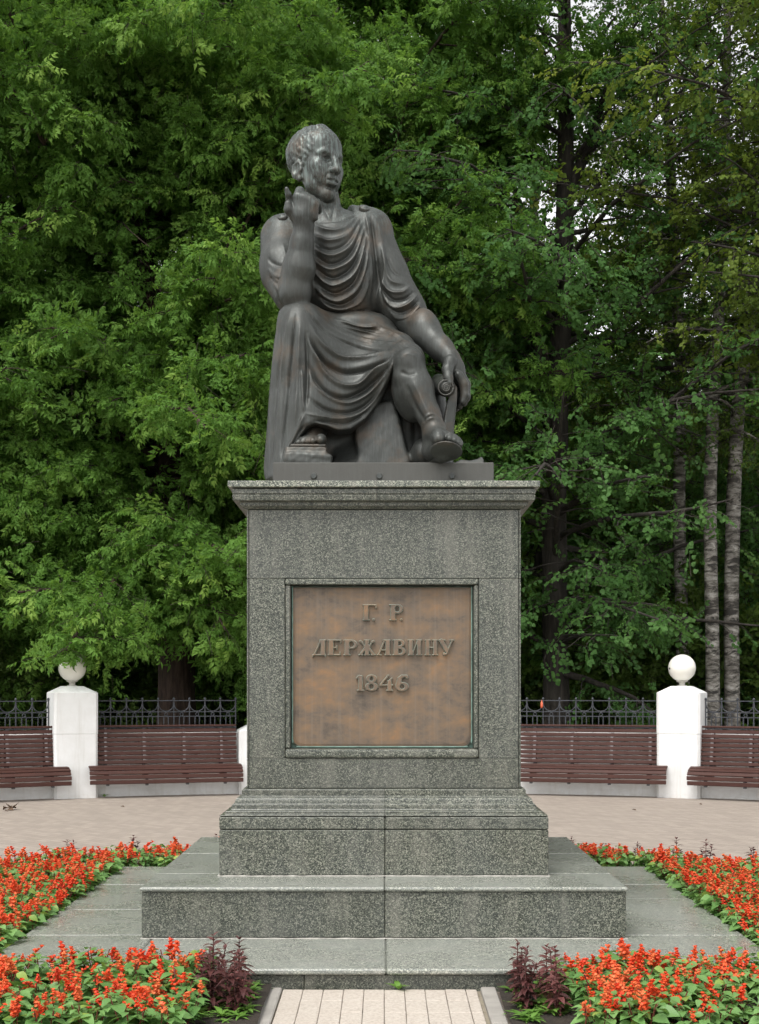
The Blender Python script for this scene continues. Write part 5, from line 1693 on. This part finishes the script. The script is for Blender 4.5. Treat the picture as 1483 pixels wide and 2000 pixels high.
T1 = tree('ash_tree', 'large ash tree with thick brown furrowed trunk left of the pedestal', 'tree', [base(344, 24.2)] + px_path(24.2, (345, 1250), (338, 1000), (325, 800), (292, 560), (268, 380), (262, 200), (268, 0)) + [P(275, -600, 24.2)],
     [0.33, 0.31, 0.27, 0.25, 0.21, 0.18, 0.13, 0.09, 0.04], 'ash', 'leaf_ash', 'bark_ash', 2.3, 18.5, 4.6, 92, 1, dens=1.3, az_bias=(FRONT, 0.5, 0.5, 0.75), bare=((1.5, 2.6, 0.5, 0.9), (4.4, 5.6, 0.4, 0.8), (7.6, 9.8, 0.35, 0.8)), fill=0.75, sag=0.045, elev=(0.15, 0.9), group='trees behind the fence', young=0.4, sides=22, furrow=0.03,
     extra=[(px_path(24.0, (350, 980), (400, 940, -1.0), (450, 880, -2.0), (470, 840, -2.6)), 0.09), (px_path(24.0, (340, 1050), (280, 1060, -1.5), (180, 1190, -3.2), (130, 1270, -4.1)), 0.07), (px_path(24, (335, 900), (280, 980, -1.5), (240, 1040, -2.5)), 0.06), (px_path(24, (345, 1120), (400, 1150, -2), (440, 1230, -3.3)), 0.06), (px_path(24, (345, 1200), (300, 1190, -1.5), (240, 1240, -3.0), (190, 1250, -3.8)), 0.05),
            (px_path(24, (300, 640), (400, 600, -2), (500, 570, -3.2)), 0.07), (px_path(24, (310, 700), (200, 660, -2), (100, 640, -3.5)), 0.07), (px_path(24, (320, 800), (420, 720, -2), (480, 690, -3.4)), 0.06)])
tree('ash_tree', 'darker ash trunk standing just right of the thick brown one', 'tree', [base(418, 27)] + px_path(27, (425, 1150), (430, 900), (440, 600), (455, 300), (460, 0)) + [P(465, -450, 27)],
     [0.22, 0.20, 0.18, 0.16, 0.12, 0.08, 0.04], 'ash', 'leaf_ash', 'bark_linden', 2.5, 19.0, 3.8, 54, 2, dens=1.0, fill=0.5, az_bias=(FRONT + 0.3, 0.35, 0.9), group='trees behind the fence')
tree('ash_tree', 'ash tree at the left picture edge, mostly bright leaves', 'tree', [base(-160, 24.5), [-8.2, 24.5, 5], [-8.0, 24.4, 10], [-8.1, 24.5, 19]], [0.24, 0.20, 0.15, 0.04], 'ash', 'leaf_ash', 'bark_ash', 2.2, 18.0, 4.4, 58, 3, dens=1.0, fill=0.45, az_bias=(FRONT + 0.6, 0.5, 0.8), sag=0.04, elev=(0.2, 0.85), group='trees behind the fence', young=0.2)
tree('ash_tree', 'ash tree rising behind the statue, trunk visible at the top', 'tree', [base(700, 26)] + px_path(26, (705, 1000), (712, 600), (715, 300), (720, 100), (722, 0)) + [P(725, -550, 26)],
     [0.24, 0.22, 0.19, 0.17, 0.15, 0.13, 0.05], 'ash', 'leaf_ash', 'bark_ash', 3.0, 19.0, 4.4, 86, 4, dens=1.2, az_bias=(FRONT, 0.4, 1.0), group='trees behind the fence', young=0.35)
T5 = tree('linden_tree', 'dark linden with a tall straight trunk right of the pedestal', 'tree', [base(1088, 25)] + px_path(25, (1085, 1200), (1082, 1000), (1088, 800), (1098, 600), (1104, 400), (1106, 200), (1102, 0)) + [P(1100, -550, 25)],
     [0.25, 0.23, 0.22, 0.20, 0.18, 0.16, 0.14, 0.11, 0.04], 'linden', 'leaf_linden', 'bark_linden', 1.9, 18.0, 4.2, 68, 5, az_bias=(FRONT, 0.4, 0.5, 0.9), bare=((1.5, 3.0, 0.4, 0.8), (3.6, 5.2, 0.45, 0.85), (6.0, 7.2, 0.4, 0.7), (8.6, 13.5, 0.34, 0.7)), fill=0.55, sag=0.035, elev=(0.15, 0.8), group='trees behind the fence', dens=0.85,
     extra=[(px_path(25, (1080, 860), (1062, 740), (1038, 620), (1020, 480), (1000, 330)), 0.15), (px_path(25, (1106, 400), (1130, 330), (1165, 240), (1185, 170), (1215, 120)), 0.13), (px_path(25, (1115, 360), (1170, 270), (1225, 215), (1260, 190)), 0.07), (px_path(25, (1108, 220), (1140, 140), (1180, 60), (1205, 30)), 0.08),
            (px_path(25, (1085, 1180), (1140, 1160, -1.5), (1230, 1190, -3), (1300, 1215, -4)), 0.05), (px_path(25, (1085, 1260), (1130, 1240, -1.5), (1180, 1240, -3.2)), 0.05), (px_path(25, (1085, 1050), (1180, 1010, -1.5), (1330, 1000, -3), (1430, 975, -4)), 0.06), (px_path(25, (1088, 1120), (1120, 1090, -1), (1190, 1120, -3)), 0.05)])
tree('ash_tree', 'slender ash between the left edge tree and the thick brown trunk', 'tree', [[-5.9, 27.2, 0], [-6.0, 27.2, 6], [-5.8, 27, 12], [-5.7, 27, 16]], [0.16, 0.13, 0.09, 0.03], 'ash', 'leaf_ash', 'bark_ash', 1.6, 14.5, 3.4, 46, 9, az_bias=(FRONT, 0.5, 0.8), group='trees behind the fence', young=0.25)
tree('ash_tree', 'young ash hidden behind the pedestal left of the linden', 'tree', [[0.9, 28, 0], [0.9, 28, 6], [1.0, 28, 12], [1.0, 28, 15]], [0.15, 0.12, 0.08, 0.03], 'ash', 'leaf_ash', 'bark_ash', 2.0, 13.5, 3.4, 40, 10, az_bias=(FRONT, 0.5, 0.8), group='trees behind the fence', young=0.2)
tree('linden_tree', 'linden with yellowish leaves leaning in at the upper right corner', 'tree', [[8.6, 23.5, 0], [8.5, 23.5, 5], [8.2, 23.3, 9], [7.8, 23.0, 13], [7.6, 23, 20]], [0.24, 0.2, 0.16, 0.12, 0.04], 'linden', 'leaf_bright', 'bark_linden', 7.0, 19.0, 4.6, 46, 6, dens=0.9, az_bias=(math.pi + 0.3, 0.45, 0.8), group='trees behind the fence', young=0.35, fill=0.6)
tree('linden_tree', 'low dark linden filling the right edge behind the fence', 'tree', [[8.6, 28.0, 0], [8.7, 28, 4], [8.6, 28, 8], [8.6, 28, 12]], [0.18, 0.15, 0.1, 0.03], 'linden', 'leaf_linden', 'bark_linden', 1.2, 11.0, 3.8, 40, 7, dens=1.0, az_bias=(math.pi + 0.6, 0.4, 0.9), elev=(0, 0.6), group='trees behind the fence')
BP = dict(kind='birch', leafmat='leaf_birch', barkmat='bark_birch', group='birches at the right', furrow=0.008, sag=0.13, elev=(0.5, 1.0))
def birch(label, path, rad, seed, **k):
    q = dict(BP); q.update(k)
    tree('birch_tree', label, 'tree', path, rad, q['kind'], q['leafmat'], q['barkmat'], q.pop('z0', 6.0), q.pop('H', 18), q.pop('Lmax', 2.6), q.pop('nl', 44), seed, **{a: b for a, b in q.items() if a in ('group', 'furrow', 'sag', 'elev', 'bare')})
BP['bare'] = ((0.5, 12.5, 0.3, 0.5),)
birch('birch with a straight black and white trunk near the right edge', BIRCH1, [0.135, 0.122, 0.115, 0.11, 0.105, 0.095, 0.075, 0.03], 21)
birch('birch leaning right with dark lower trunk at the right edge', BIRCH2, [0.145, 0.135, 0.13, 0.125, 0.115, 0.10, 0.07, 0.03], 22)
birch('thin birch half hidden by leaves above the right globe lamp', BIRCH3, [0.13, 0.12, 0.115, 0.11, 0.10, 0.09, 0.06, 0.03], 23)

# ---- farther trees, dimly seen between the near ones
fr = random.Random(8)
FAR = [(-16, 31), (-11.5, 30), (-6.8, 32), (-1.8, 33), (3.5, 32), (7.0, 34), (11.5, 31), (16, 33)]
words_ = ['beyond the left edge trees', 'behind the leftmost ash', 'left of the thick brown trunk', 'behind the statue', 'behind the tall linden', 'behind the birches', 'beyond the right birch', 'at the far right']
for i, (x, y) in enumerate(FAR):
    k = ('ash', 'leaf_ash') if x < 0 else ('linden', 'leaf_linden' if i % 2 else 'leaf_birch')
    tree('park_tree', 'farther shaded tree ' + words_[i], 'tree', [[x, y, 0], [x + fr.uniform(-.3, .3), y, 6], [x + fr.uniform(-.6, .6), y, 12], [x, y, 14.5]], [0.24, 0.19, 0.12, 0.03], k[0], k[1], 'bark_linden', 1.8, 13.0, 4.4, 40 if x < 0 else 34, 40 + i, group='shaded trees farther back', big=1.35, dens=0.75, elev=(0.1, 0.8), fill=0.5)

# ---- the wood beyond, and the undergrowth behind the fence: masses nobody could count
def mass(name, label, n, box, matkey, kind, seed, big, hfun=None):
    r = np.random.RandomState(seed)
    pos = np.stack([r.uniform(box[0], box[1], n), r.uniform(box[2], box[3], n), r.uniform(0, 1, n)], 1)
    h = hfun(pos[:, 0], pos[:, 1], r)
    pos[:, 2] = box[4] + (h - box[4]) * pos[:, 2] ** 0.8
    o = crown_obj(name, pos, r.normal(size=(n, 3)) + [0, -0.5, 0], r.uniform(0.8, 1.3, n) * big, r.uniform(0, 0.12, n), kind, matkey, None, seed, 0.7)
    tag(o, label, 'foliage', kind='stuff')
    return o
def lump(x, y, s, a, b):
    return a + b * (0.5 + 0.5 * np.sin(x * 1.7 * s + y * 0.6) * np.sin(y * 1.3 * s + 1.1 * x * s))
mass('far_woodland', 'dark wood filling the background behind the park trees', 20000, (-26, 26, 37, 52, 0.2), 'leaf_linden', 'linden', 70, 3.0, lambda x, y, r: lump(x, y, 0.3, 9.0, 4.0))
mass('undergrowth', 'shady shrubs and saplings growing behind the iron fence', 15000, (-11, 11, 25.2, 36, 0.05), 'leaf_under', 'linden', 71, 1.15, lambda x, y, r: lump(x, y, 0.5, 0.8, 3.6))
print('SPRAYS', NT)
# ---------------------------------------------------------------- flower beds: red salvia, dark-leaved edging plants, weeds
def mat_petal():
    g = G('salvia_petal')
    oi = g.n('ObjectInfo')
    ge = g.n('NewGeometry')
    n = g.noise(ge.outputs['Position'], 45, 3, 0.6)
    f = g.math('ADD', g.math('MULTIPLY', oi.outputs['Random'], 0.45), g.math('MULTIPLY', n, 0.6))
    col = g.ramp(f, [(0.2, (0.68, 0.035, 0.008)), (0.5, (0.80, 0.085, 0.018)), (0.8, (0.80, 0.22, 0.07))])
    g.p(Base_Color=col, Roughness=0.55)
    tr = g.n('BsdfTranslucent'); g.set(tr.inputs[0], col)
    ms = g.n('MixShader'); g.set(ms.inputs[0], 0.3); g.set(ms.inputs[1], g.b.outputs[0]); g.set(ms.inputs[2], tr.outputs[0])
    g.t.links.new(ms.outputs[0], g.out.inputs['Surface'])
    return g.m
def mat_bedleaf(name, a, b, trans=0.25, rough=0.45):
    g = G(name)
    oi = g.n('ObjectInfo'); ge = g.n('NewGeometry')
    n = g.noise(ge.outputs['Position'], 14, 4, 0.6)
    f = g.math('ADD', g.math('MULTIPLY', oi.outputs['Random'], 0.5), g.math('MULTIPLY', n, 0.55))
    col = g.ramp(f, [(0.2, a), (0.8, b)])
    g.p(Base_Color=col, Roughness=rough, Specular_IOR_Level=0.4)
    tr = g.n('BsdfTranslucent'); g.set(tr.inputs[0], g.mix(0.5, col, (b[0] * 1.3, b[1] * 1.2, b[2] * 0.6)))
    ms = g.n('MixShader'); g.set(ms.inputs[0], trans); g.set(ms.inputs[1], g.b.outputs[0]); g.set(ms.inputs[2], tr.outputs[0])
    g.t.links.new(ms.outputs[0], g.out.inputs['Surface'])
    return g.m
M['petal'] = mat_petal()
M['bedleaf'] = mat_bedleaf('salvia_leaf', (0.085, 0.20, 0.050), (0.20, 0.36, 0.11))
M['bedleaf_lime'] = mat_bedleaf('lime_leaf', (0.16, 0.27, 0.05), (0.30, 0.40, 0.09))
M['purple'] = mat_bedleaf('dark_purple_leaf', (0.050, 0.018, 0.018), (0.16, 0.060, 0.055), 0.12, 0.38)
M['stemred'] = mat_simple('reddish_stem', (0.16, 0.035, 0.025), 0.6)
M['weed'] = mat_bedleaf('weed_leaf', (0.09, 0.20, 0.03), (0.17, 0.32, 0.06))

def leaf_blade(L, Wd, curl, fold=0.18, rag=0.0, r=None):
    rows = [0, 0.16, 0.36, 0.58, 0.80, 1.0]; wid = [0.03, 0.62, 1.0, 0.86, 0.45, 0.0]
    v, f = [], []
    for t, w in zip(rows, wid):
        y = L * t; z = -curl * L * t * t
        e = 0.5 * Wd * w * (1 + (rag * r.normal() if r is not None else 0))
        v += [(-e, y, z + fold * e), (0, y + 0.0, z), (e, y, z + fold * e)]
    for i in range(len(rows) - 1):
        a = i * 3
        f += [(a, a + 1, a + 4, a + 3), (a + 1, a + 2, a + 5, a + 4)]
    return np.array(v), f
class Acc:
    def __init__(self): self.V = []; self.F = []; self.m = []; self.n = 0
    def put(self, v, f, R=None, o=(0, 0, 0), mi=0):
        v = np.asarray(v, float)
        v = (v @ R.T if R is not None else v) + np.asarray(o)
        self.V.append(v); self.F += [tuple(int(i) + self.n for i in q) for q in f]; self.m += [mi] * len(f); self.n += len(v)
    def mesh(self, name, mats, smooth=True):
        me = mesh_of(name, np.vstack(self.V).tolist(), self.F, mats, smooth)
        me.polygons.foreach_set('material_index', np.array(self.m, np.int32))
        return me
Zu = np.array([0, 0, 1.0])
def salvia_foliage(seed):
    r = np.random.RandomState(seed); A = Acc()
    nst = 5
    for s in range(nst):
        az = s * 2 * math.pi / nst + r.normal() * 0.3
        top = np.array([0.085 * math.cos(az), 0.085 * math.sin(az), r.uniform(0.14, 0.20)])
        v, f = tubes(np.array([[[0, 0, 0], top * [0.6, 0.6, 0.5], top]]), np.array([[0.004, 0.0035, 0.003]]), 4)
        A.put(v, f, mi=1)
        for k in range(5):
            t = 0.35 + 0.16 * k
            c = top * [t * 0.9, t * 0.9, t]
            a0 = az + k * 1.57 + r.normal() * 0.3
            for sd in (0, math.pi):
                a = a0 + sd
                d = np.array([math.cos(a), math.sin(a), r.uniform(-0.2, 0.2)])
                L = r.uniform(0.062, 0.095) * (1.1 - 0.35 * (k == 4))
                v, f = leaf_blade(L, L * r.uniform(0.62, 0.75), r.uniform(0.15, 0.45), 0.25, 0.06, r)
                A.put(v, f, frame(d, Zu + r.normal(size=3) * 0.25), c + d * 0.012, 2 if r.rand() < 0.07 else 0)
    return A.mesh('foliage', [M['bedleaf'], M['stemred'], M['bedleaf_lime']])
def floret(A, o, d, L, r):
    R = frame(d, Zu + r.normal(size=3) * 0.4)
    n = 5
    ring = lambda y, rad, ys=1.0: [(rad * math.cos(a), y, rad * ys * math.sin(a)) for a in np.arange(n) * 2 * math.pi / n]
    v = ring(0, 0.0025) + ring(L * 0.35, 0.0062) + ring(L * 0.65, 0.0048) + ring(L, 0.0080, 0.7)
    f = []
    for i in range(3):
        for k in range(n):
            a, b = i * n + k, i * n + (k + 1) % n
            f.append((a, b, b + n, a + n))
    f.append(tuple(3 * n + k for k in range(n)))
    # drooping lip
    e = len(v)
    v += [(-0.006, L * 0.95, -0.002), (0.006, L * 0.95, -0.002), (0.004, L * 1.28, -0.010), (-0.004, L * 1.28, -0.010)]
    f.append((e, e + 1, e + 2, e + 3))
    A.put(v, f, R, o, 0)
def salvia_spike(seed):
    r = np.random.RandomState(seed); A = Acc()
    H = r.uniform(0.035, 0.085)
    lean = np.array([r.normal() * 0.02, r.normal() * 0.02])
    def at(t): return np.array([lean[0] * t * t, lean[1] * t * t, H * t])
    pts = np.array([[[0, 0, -0.05], at(0.3), at(0.7), at(1.0)]])
    v, f = tubes(pts, np.array([[0.003, 0.003, 0.0025, 0.0015]]), 4)
    A.put(v, f, mi=1)
    lev = max(3, int(H / 0.0135))
    for i in range(lev):
        t = 0.12 + 0.86 * i / (lev - 1)
        n = 6 if t < 0.75 else 5
        L = (0.022 - 0.011 * max(0, t - 0.45) / 0.55) * r.uniform(0.85, 1.2)
        for k in range(n):
            if r.rand() < 0.36: continue
            a = k * 2 * math.pi / n + i * 0.8 + r.normal() * 0.2
            d = np.array([math.cos(a), math.sin(a), 0.45 + 0.9 * t + r.normal() * 0.25])
            d /= np.linalg.norm(d)
            floret(A, at(t), d, L, r)
    return A.mesh('flower_spike', [M['petal'], M['stemred']], False)
fol = [salvia_foliage(100 + i) for i in range(5)]
spk = [salvia_spike(200 + i) for i in range(8)]

BC, BR2 = (-0.1, 8.9), 4.12
rb = random.Random(77)
def soil_z(x, y): return 0.045
spots = []
tries = 0
grid = {}
SPC = 0.15
def free(x, y, d):
    for i in range(-1, 2):
        for j in range(-1, 2):
            for (a, b) in grid.get((int(x / 0.2) + i, int(y / 0.2) + j), ()):
                if (a - x) ** 2 + (b - y) ** 2 < d * d: return False
    return True
def take(x, y): grid.setdefault((int(x / 0.2), int(y / 0.2)), []).append((x, y))
PUR = []
for x, y in ((-0.76, 7.26), (-0.88, 7.14), (-0.74, 7.04), (-0.86, 6.98), (-0.72, 6.90), (-0.86, 6.84), (-0.73, 6.76), (0.70, 7.24), (0.84, 7.14), (0.70, 7.02), (0.86, 6.94), (0.70, 6.84), (0.84, 6.74)):
    PUR.append((x, y, 1.0)); take(x, y)
def visible(x, y):
    px = 750 + x * FPX / y; py = 1340 + (EYE - 0.2) * FPX / y
    if px < -70 or px > 1560 or py > 2120: return False
    if 445 < px < 1055 and y > 9: return False
    return True
for k in range(26):
    a = math.radians(-62 + 124 * (k + 0.5) / 26 + rb.uniform(-1, 1))
    x, y = BC[0] + (BR2 - 0.05) * math.sin(a), BC[1] + (BR2 - 0.05) * math.cos(a)
    if visible(x, y) and not (x < 0 and k % 2): PUR.append((x, y, rb.uniform(0.75, 0.95))); take(x, y)
def in_flowers(x, y):
    if (x - BC[0]) ** 2 + (y - BC[1]) ** 2 > (BR2 - 0.12) ** 2: return False
    if abs(x) < LX + 0.07 and LY0 - 0.07 < y < LY1 + 0.07: return False
    if -0.93 < x < 0.95 and y < LY0: return False
    return y > 6.2
for sgn in (-1, 1):
    yy = 7.6
    while yy < 11.6:
        x = sgn * (LX + 0.075 + rb.uniform(-0.01, 0.02))
        if visible(x, yy): take(x, yy); spots.append((x, yy))
        yy += rb.uniform(0.13, 0.165)
    xx = 0.98
    while xx < 2.3:
        x = sgn * xx
        if visible(x, 7.33): take(x, 7.33); spots.append((x, 7.33 + rb.uniform(-0.02, 0.02)))
        xx += rb.uniform(0.13, 0.17)
while tries < 26000:
    tries += 1
    x = rb.uniform(-4.2, 4.2); y = rb.uniform(6.2, 13.0)
    if not visible(x, y) or not in_flowers(x, y): continue
    if free(x, y, SPC): take(x, y); spots.append((x, y))
spots.sort(key=lambda q: q[1])
print('SALVIA', len(spots), 'PURPLE', len(PUR))
def where(x, y):
    if y < LY0: return 'left of the footpath in front of the steps' if x < 0 else 'right of the footpath in front of the steps'
    return 'beside the left end of the steps' if x < 0 else 'beside the right end of the steps'
rest = Acc(); rest_sp = Acc()
def add_copy(A, me, M4):
    R = M4[:3, :3]
    co = np.empty(len(me.vertices) * 3, np.float32); me.vertices.foreach_get('co', co)
    A.put(co.reshape(-1, 3), [tuple(p.vertices) for p in me.polygons], R, M4[:3, 3])
    A.m[-len(me.polygons):] = [p.material_index for p in me.polygons]
for i, (x, y) in enumerate(spots):
    sc = rb.uniform(0.78, 1.12); rz = rb.uniform(0, 6.28)
    nsp = rb.choice([3, 4, 4, 5, 6, 7])
    sp = []
    for k in range(nsp):
        a = rb.uniform(0, 6.28); rr = rb.uniform(0.01, 0.10)
        sp.append((rr * math.cos(a), rr * math.sin(a), rb.uniform(0.12, 0.17), rb.uniform(0.6, 1.1), rb.uniform(0, 6.28), rb.uniform(-0.18, 0.18), rb.uniform(-0.18, 0.18), rb.randrange(8)))
    if i < 300:
        w = where(x, y)
        p = thing('red_salvia', 'red flowering salvia plant in the bed ' + w, 'flower', (x, y, soil_z(x, y)), rz, 'red salvia in the bed ' + w)
        p.scale = (sc, sc, sc)
        o = obj('foliage', fol[i % 5], p); o['kind'] = 'stuff'
        for (a, b, c, s2, r2, t1, t2, v) in sp:
            o = obj('flower_spike', spk[v], p, (a, b, c)); o.scale = (s2, s2, s2); o.rotation_euler = (t1, t2, r2)
    else:
        Mx = Matrix.Translation((x, y, soil_z(x, y))) @ Matrix.Rotation(rz, 4, 'Z') @ Matrix.Scale(sc, 4)
        add_copy(rest, fol[i % 5], np.array(Mx))
        for (a, b, c, s2, r2, t1, t2, v) in sp:
            add_copy(rest_sp, spk[v], np.array(Mx @ Matrix.Translation((a, b, c)) @ Matrix.Rotation(r2, 4, 'Z') @ Matrix.Rotation(t1, 4, 'X') @ Matrix.Scale(s2, 4)))
if rest.n:
    rt = thing('salvia_planting', 'farthest red salvia at the back rim of the flower bed', 'flowers'); rt['kind'] = 'stuff'
    a = obj('foliage', rest.mesh('foliage', [M['bedleaf'], M['stemred'], M['bedleaf_lime']]), rt); a['kind'] = 'stuff'
    a = obj('flower_spike', rest_sp.mesh('flower_spike', [M['petal'], M['stemred']], False), rt); a['kind'] = 'stuff'

def purple_plant(seed):
    r = np.random.RandomState(seed)
    stems, leaves = Acc(), Acc()
    for s in range(3):
        az = s * 2.1 + r.normal() * 0.4
        H = r.uniform(0.18, 0.30) if s else 0.30
        top = np.array([0.06 * math.cos(az) * (s > 0), 0.06 * math.sin(az) * (s > 0), H])
        v, f = tubes(np.array([[[0, 0, 0], top * [0.5, 0.5, 0.5], top]]), np.array([[0.005, 0.004, 0.0025]]), 5)
        stems.put(v, f)
        nl = int(H / 0.022)
        for k in range(nl):
            t = 0.12 + 0.88 * k / (nl - 1)
            a0 = az + k * 1.57 + r.normal() * 0.2
            for sd in (0, math.pi):
                a = a0 + sd
                up = 0.25 + 1.1 * max(0, t - 0.72) / 0.28
                d = np.array([math.cos(a), math.sin(a), up + r.normal() * 0.15])
                L = r.uniform(0.058, 0.085) * (1.0 - 0.55 * max(0, t - 0.7) / 0.3)
                v, f = leaf_blade(L, L * 0.46, r.uniform(0.3, 0.7), 0.35, 0.05, r)
                leaves.put(v, f, frame(d, Zu + r.normal(size=3) * 0.15), top * [t * t * 0 + t, t, t] * [0.98, 0.98, 1] + d / np.linalg.norm(d) * 0.004)
    return stems.mesh('stem', [M['purple']]), leaves.mesh('leaves', [M['purple']])
pp = [purple_plant(300 + i) for i in range(4)]
ORD = ['nearest', 'second nearest', 'third nearest', 'fourth nearest', 'fifth nearest', 'sixth nearest', 'seventh nearest', 'eighth nearest', 'ninth nearest', 'tenth nearest', 'eleventh nearest', 'twelfth nearest', 'thirteenth nearest', 'fourteenth nearest']
def rank(i):
    x, y, _ = PUR[i]
    same = sorted((j for j in range(len(PUR)) if (PUR[j][1] < 8) == (y < 8) and (PUR[j][0] < 0) == (x < 0)), key=lambda j: -PUR[j][1] if y < 8 else abs(PUR[j][0]))
    return ORD[min(same.index(i), len(ORD) - 1)]
for i, (x, y, s) in enumerate(PUR):
    sd = 'left' if x < 0 else 'right'
    if y < 8:
        w = 'dark purple leaved plant by the ' + sd + ' kerb of the footpath, ' + rank(i) + ' the granite step'
        gp = 'dark purple plants by the ' + sd + ' kerb'
    else:
        w = 'small dark purple plant on the back rim of the ' + sd + ' bed, ' + rank(i) + ' the pedestal'
        gp = 'dark purple plants on the back rim of the ' + sd + ' bed'
    p = thing('purple_plant', w, 'plant', (x, y, 0.03), rb.uniform(0, 6.28), gp)
    s *= rb.uniform(0.88, 1.1); p.scale = (s, s, s)
    a, b = pp[i % 4]
    obj('stem', a, p); o = obj('leaves', b, p); o['kind'] = 'stuff'

# ---- weeds and litter
def weed(seed, nl, L0, up):
    r = np.random.RandomState(seed); A = Acc()
    for k in range(nl):
        a = k * 2.4 + r.normal() * 0.3
        d = np.array([math.cos(a), math.sin(a), up + r.normal() * 0.2])
        L = L0 * r.uniform(0.6, 1.1)
        v, f = leaf_blade(L, L * 0.34, 0.5, 0.2, 0.15, r)
        A.put(v, f, frame(d, Zu), (0, 0, 0.004 + 0.01 * r.rand()))
    return A.mesh('weed', [M['weed']])
for (x, y, z, s, nl, L0, up, lab) in (
        ((778 - 750) * 7.42 / FPX, 7.415, 0.012, 1, 7, 0.085, 1.3, 'green weed sprouting where the footpath meets the granite step'),
        (-0.70, 7.36, 0.02, 2, 8, 0.075, 1.0, 'small light green weed beside the left kerb corner'),
        (-0.665, 7.02, 0.02, 3, 26, 0.06, 0.9, 'feathery green weed tuft growing along the left kerb'),
        (-0.67, 6.88, 0.02, 4, 24, 0.07, 0.8, 'second feathery weed tuft nearer the camera by the left kerb'),
        (-0.665, 7.16, 0.02, 8, 22, 0.055, 0.9, 'feathery weed tuft by the left kerb closest to the step'),
        (0.645, 7.00, 0.02, 9, 18, 0.05, 0.9, 'small weed tuft by the right kerb closest to the step'),
        (0.645, 6.80, 0.02, 5, 22, 0.06, 0.8, 'feathery green weed tuft among purple leaves by the right kerb'),
        ((512 - 750) * 7.41 / FPX + 0.04, 7.405, 0.012, 6, 5, 0.03, 0.6, 'tiny yellowish weed at the left rear corner of the path'),
        (-4.15, 20.52, 0.0, 7, 9, 0.09, 0.9, 'small weed at the foot of the white wall below the left bench')):
    o = obj('weed', weed(s, nl, L0, up), None, (x, y, z))
    tag(o, lab, 'weed', 'weeds')
wr = random.Random(31)
wm = [weed(40 + i, 14, 0.05, 0.8) for i in range(4)]
for i in range(64):
    sd = -1 if i % 2 else 1
    x = sd * wr.uniform(0.655, 0.93); y = wr.uniform(6.55, 7.38)
    o = obj('weed', wm[i % 4], None, (x, y, 0.045), wr.uniform(0, 6)); o.scale = (wr.uniform(0.8, 1.9),) * 3
    w = ('left' if sd < 0 else 'right')
    tag(o, 'small green weed in the dark soil under the purple plants on the ' + w, 'weed', 'small weeds in the soil on the ' + w)
M['dry'] = mat_simple('dry_leaf', (0.10, 0.06, 0.035), 0.9, 0.4, 30)
r = np.random.RandomState(9)
A = Acc()
for k in range(5):
    v, f = leaf_blade(0.13, 0.085, r.uniform(-0.6, 0.6), 0.5, 0.2, r)
    A.put(v, f, frame(np.array([math.cos(k * 1.3), math.sin(k * 1.3), 0.15]), Zu + r.normal(size=3) * 0.3), (r.normal() * 0.02, r.normal() * 0.03, 0.02))
q = P(20, 1582, EYE * FPX / (1582 - 1340))
tag(obj('dry_leaf_clump', A.mesh('dry_leaf_clump', [M['dry']]), None, (q[0], q[1], 0.0)), 'brown clump of dry leaves on the paving at far left', 'litter')
lit = [('left of the pedestal', -3.6, 18.9), ('near the left bench', -5.0, 18.2), ('right of the pedestal', 3.3, 18.4), ('by the right pillar', 4.4, 19.3)]
for i, (w, x, y) in enumerate(lit):
    v, f = leaf_blade(0.075, 0.045, 0.4, 0.4, 0.2, r)
    a = Acc(); a.put(v, f, frame(np.array([1, r.normal(), 0.1]), Zu), (0, 0, 0.006))
    tag(obj('fallen_leaf', a.mesh('fallen_leaf', [M['dry']]), None, (x, y, 0.002)), 'single fallen dry leaf on the paving ' + w, 'leaf', 'fallen leaves on the paving')
# small orange-red tag hung on the fence top rail
M['orange'] = mat_simple('orange_plastic', (0.55, 0.11, 0.05), 0.5)
d0, d1 = 8.6, 21.2
p0, p1 = on_arc(d0, WR + 0.10), on_arc(d1, WR + 0.10)
for t in np.linspace(0, 1, 400):
    c = p0 + (p1 - p0) * t
    if 750 + c[0] * FPX / c[1] >= 1058: break
tg = MB().lathe([(0.004, 0.085), (0.006, 0.08), (0.008, 0.06), (0.018, 0.05), (0.02, 0.0), (0.018, -0.03), (0.002, -0.034)], (0, 0, 0), 12)
tag(obj('orange_tag', tg.mesh('orange_tag', M['orange'], True), None, (c[0], c[1] - 0.02, 0.943 + 0.405)), 'small orange red thing hanging on the fence top rail', 'tag')
